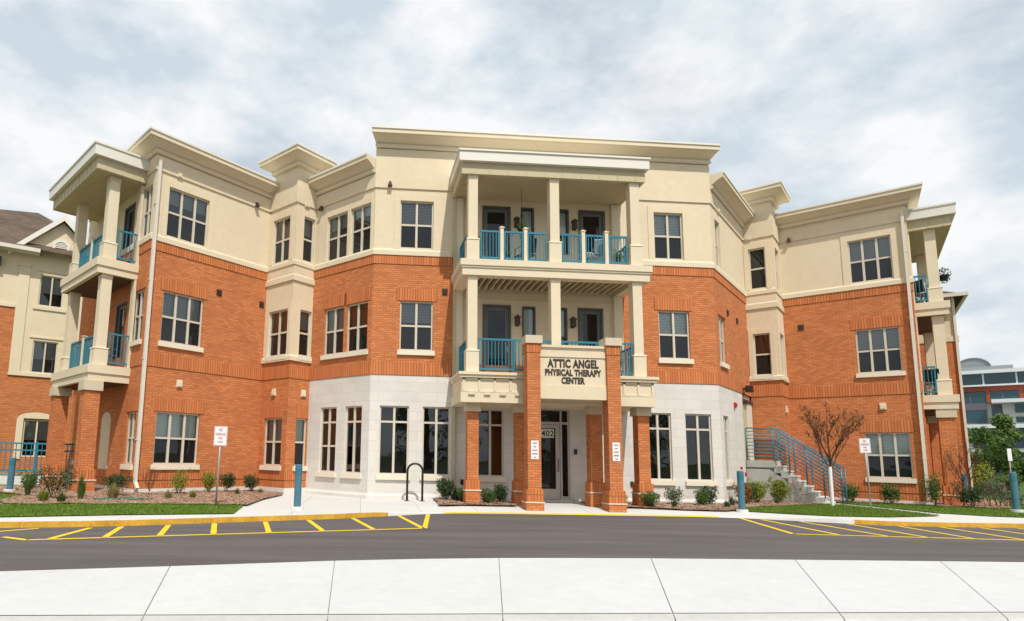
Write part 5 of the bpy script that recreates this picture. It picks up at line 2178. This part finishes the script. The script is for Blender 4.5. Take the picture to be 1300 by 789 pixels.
def part(name, m, boxes, par):
    mb = MB()
    for q in boxes:
        mb.fbox(FO, *q)
    return mb.build(name, m, par)


part('wall', OST, [(-12, 30, -16, -.4, -1, 17.2)], ob)
part('roof_slab', OWH, [(-12.5, 30, -16, .9, 17.2, 17.75), (-12.5, 30, -.4, .5, 15.1, 15.35)], ob)
part('brick_frame', OBR, [(-12, 30, -.4, .0, 14.3, 15.1)] + [(-5.05 + 3.9 * i, -4.6 + 3.9 * i, -.4, .0, 12.3, 14.3) for i in range(9)] + [(-12, -3.9, -.4, .02, 8.6, 14.3)], ob)
for i in range(9):
    a = -4.6 + 3.9 * i
    f = part('window', OG, [(a, a + 3.3, -.4, -.15, 12.3, 14.2), (a, a + 3.3, -.4, -.15, 9.0, 11.2)], ob)
    part('spandrel', OPU, [(a, a + 3.3, -.4, -.1, 11.2, 12.3), (a + 1.4, a + 1.55, -.4, -.1, 12.3, 14.2)], f)
    f = part('window', OG, [(a - .5, a + 3.2, -.4, .2, 15.35, 17.2)], ob)
    part('mullion', OWH, [(a + 3.2, a + 3.4, -.4, .3, 15.35, 17.2)], f)
part('terrace_canopy', OWH, [(-.6, 30, -.4, 3.2, 12.1, 12.65)], ob)
part('bay_wall', OST, [(.6, 30, -.2, 1.8, 8.6, 12.1)], ob)
for i in range(6):
    a = 2.0 + 4.6 * i
    part('window', OG, [(a, a + 3.7, 1.8, 1.95, 10.5, 11.9), (a, a + 3.7, 1.8, 1.95, 8.9, 9.8)], ob)
part('podium_slab', OWH, [(-12, 30, -.4, 3.6, 8.0, 8.6)], ob)
part('podium_glass', OGB, [(-12, 30, -.4, 2.0, 4.8, 8.0), (-12, 30, -.4, 1.4, -.5, 4.2)], ob)
part('podium_band', OST, [(-12, 30, -.4, 2.4, 4.2, 4.8)], ob)
for i in range(14):
    a = -6 + 2.2 * i
    part('podium_column', OST, [(a, a + .5, 2.0, 2.5, 4.8, 8.0), (a, a + .5, 1.6, 2.3, -.5, 4.2)], ob)
mb = MB()
LATT = mat('grey_roof_lattice', (.25, .27, .28), .6)
for i in range(9):
    y0 = -2.5 - i * .3
    pts = [FO(-2.4 + 2.2 * math.cos(R(t)), y0, 18.6 + 1.7 * math.sin(R(t))) for t in range(0, 181, 15)]
    mb.tube(pts, .10, 4)
for t in range(0, 180, 15):
    p_, q_ = [(-2.4 + 2.1 * math.cos(R(t_)), 18.6 + 1.62 * math.sin(R(t_))) for t_ in (t, t + 15)]
    mb.face([FO(p_[0], -2.6, p_[1]), FO(q_[0], -2.6, q_[1]), FO(q_[0], -5.2, q_[1]), FO(p_[0], -5.2, p_[1])])
    mb.face([FO(-2.4, -2.6, 18.6), FO(p_[0], -2.6, p_[1]), FO(q_[0], -2.6, q_[1])])
mb.fbox(FO, -6, 2.4, -6, -2, 17.75, 18.7)
mb.build('roof_dome', LATT, ob)
mb = MB()
pts = [(6.2 + 14 * t / 12, 17.75 + 3.0 * math.sin(math.pi * .5 * t / 12)) for t in range(13)]
for (a, z1_), (b, z2_) in zip(pts, pts[1:]):
    mb.hexa([FO(a, -3, 17.7), FO(b, -3, 17.7), FO(b, -9, 17.7), FO(a, -9, 17.7), FO(a, -3, z1_), FO(b, -3, z2_), FO(b, -9, z2_), FO(a, -9, z1_)])
mb.build('vaulted_roof', OWH, ob)

# ------------------------------------------------------------------ trees beyond the right lawn and added ones behind the viewer, darkening window reflections


def leafy_tree(x, y, h, w_, seed, mn, label, group, base=.12, n=34, leaf=.16, per=150, conical=False):
    rng = random.Random(seed)
    o = empty('leafy_tree', (x, y, -.3), rng.uniform(0, 6), label, 'tree', group)
    tk = MB()
    tk.tube([(0, 0, -.2), (.05, .02, h * .35), (0, .05, h * .8)], [w_ * .045, w_ * .035, w_ * .008], 8)
    mb = MB()
    for i in range(n):
        t = rng.random()
        z = h * (base + (1 - base) * (.1 + .82 * t))
        prof = (1 - t) ** .8 if conical else math.sin(math.pi * (.18 + .74 * t)) ** .7
        rr_ = w_ / 2 * prof * math.sqrt(rng.uniform(.1, 1))
        a = rng.uniform(0, 6.28)
        rad = w_ * rng.uniform(.09, .17)
        c = (math.cos(a) * rr_, math.sin(a) * rr_, z)
        leaves(mb, c, (rad, rad, rad * .8), per, leaf, rng, hollow=.3)
        if i % 3 == 0:
            tk.tube([(0, 0, z * .62), (c[0] * .5, c[1] * .5, z * .85), c], [w_ * .015, w_ * .010, w_ * .004], 5)
    tk.build('trunk', BARK, o)
    mb.build('crown', LEAFM[mn], o)
    return o


TG = 'trees beyond the right lawn'
for i, (x, y, h, w_, mn, con, lab) in enumerate((
        (30.5, 10.6, 3.9, 4.2, 'tree', False, 'dark bushy tree just right of the rear brick wall, before the office block'),
        (34.5, 12.2, 4.9, 2.6, 'light', True, 'light green pointed tree rising in front of the office block'),
        (36.5, 11.0, 3.6, 4.2, 'tree', False, 'dark low tree right of the pointed light green one'),
        (33.0, 8.0, 3.0, 3.8, 'tree', False, 'dark rounded tree at the right edge behind the thin signpost'))):
    leafy_tree(x, y, h, w_, 900 + i, mn, lab, TG, conical=con)

for i, (x, y, h) in enumerate(((-26, -46, 10), (-15, -49, 11), (-4, -45, 9), (7, -48, 11), (18, -46, 10), (29, -44, 10), (40, -40, 11), (-38, -42, 11))):  # unseen row, added so the ground-floor panes reflect something dark
    leafy_tree(x, y, h, h * .95, 950 + i, 'tree', 'broad leafy green tree added unseen behind the viewer to darken window reflections', 'added trees behind the viewer for reflections', n=26, leaf=.4, per=70, base=.05)
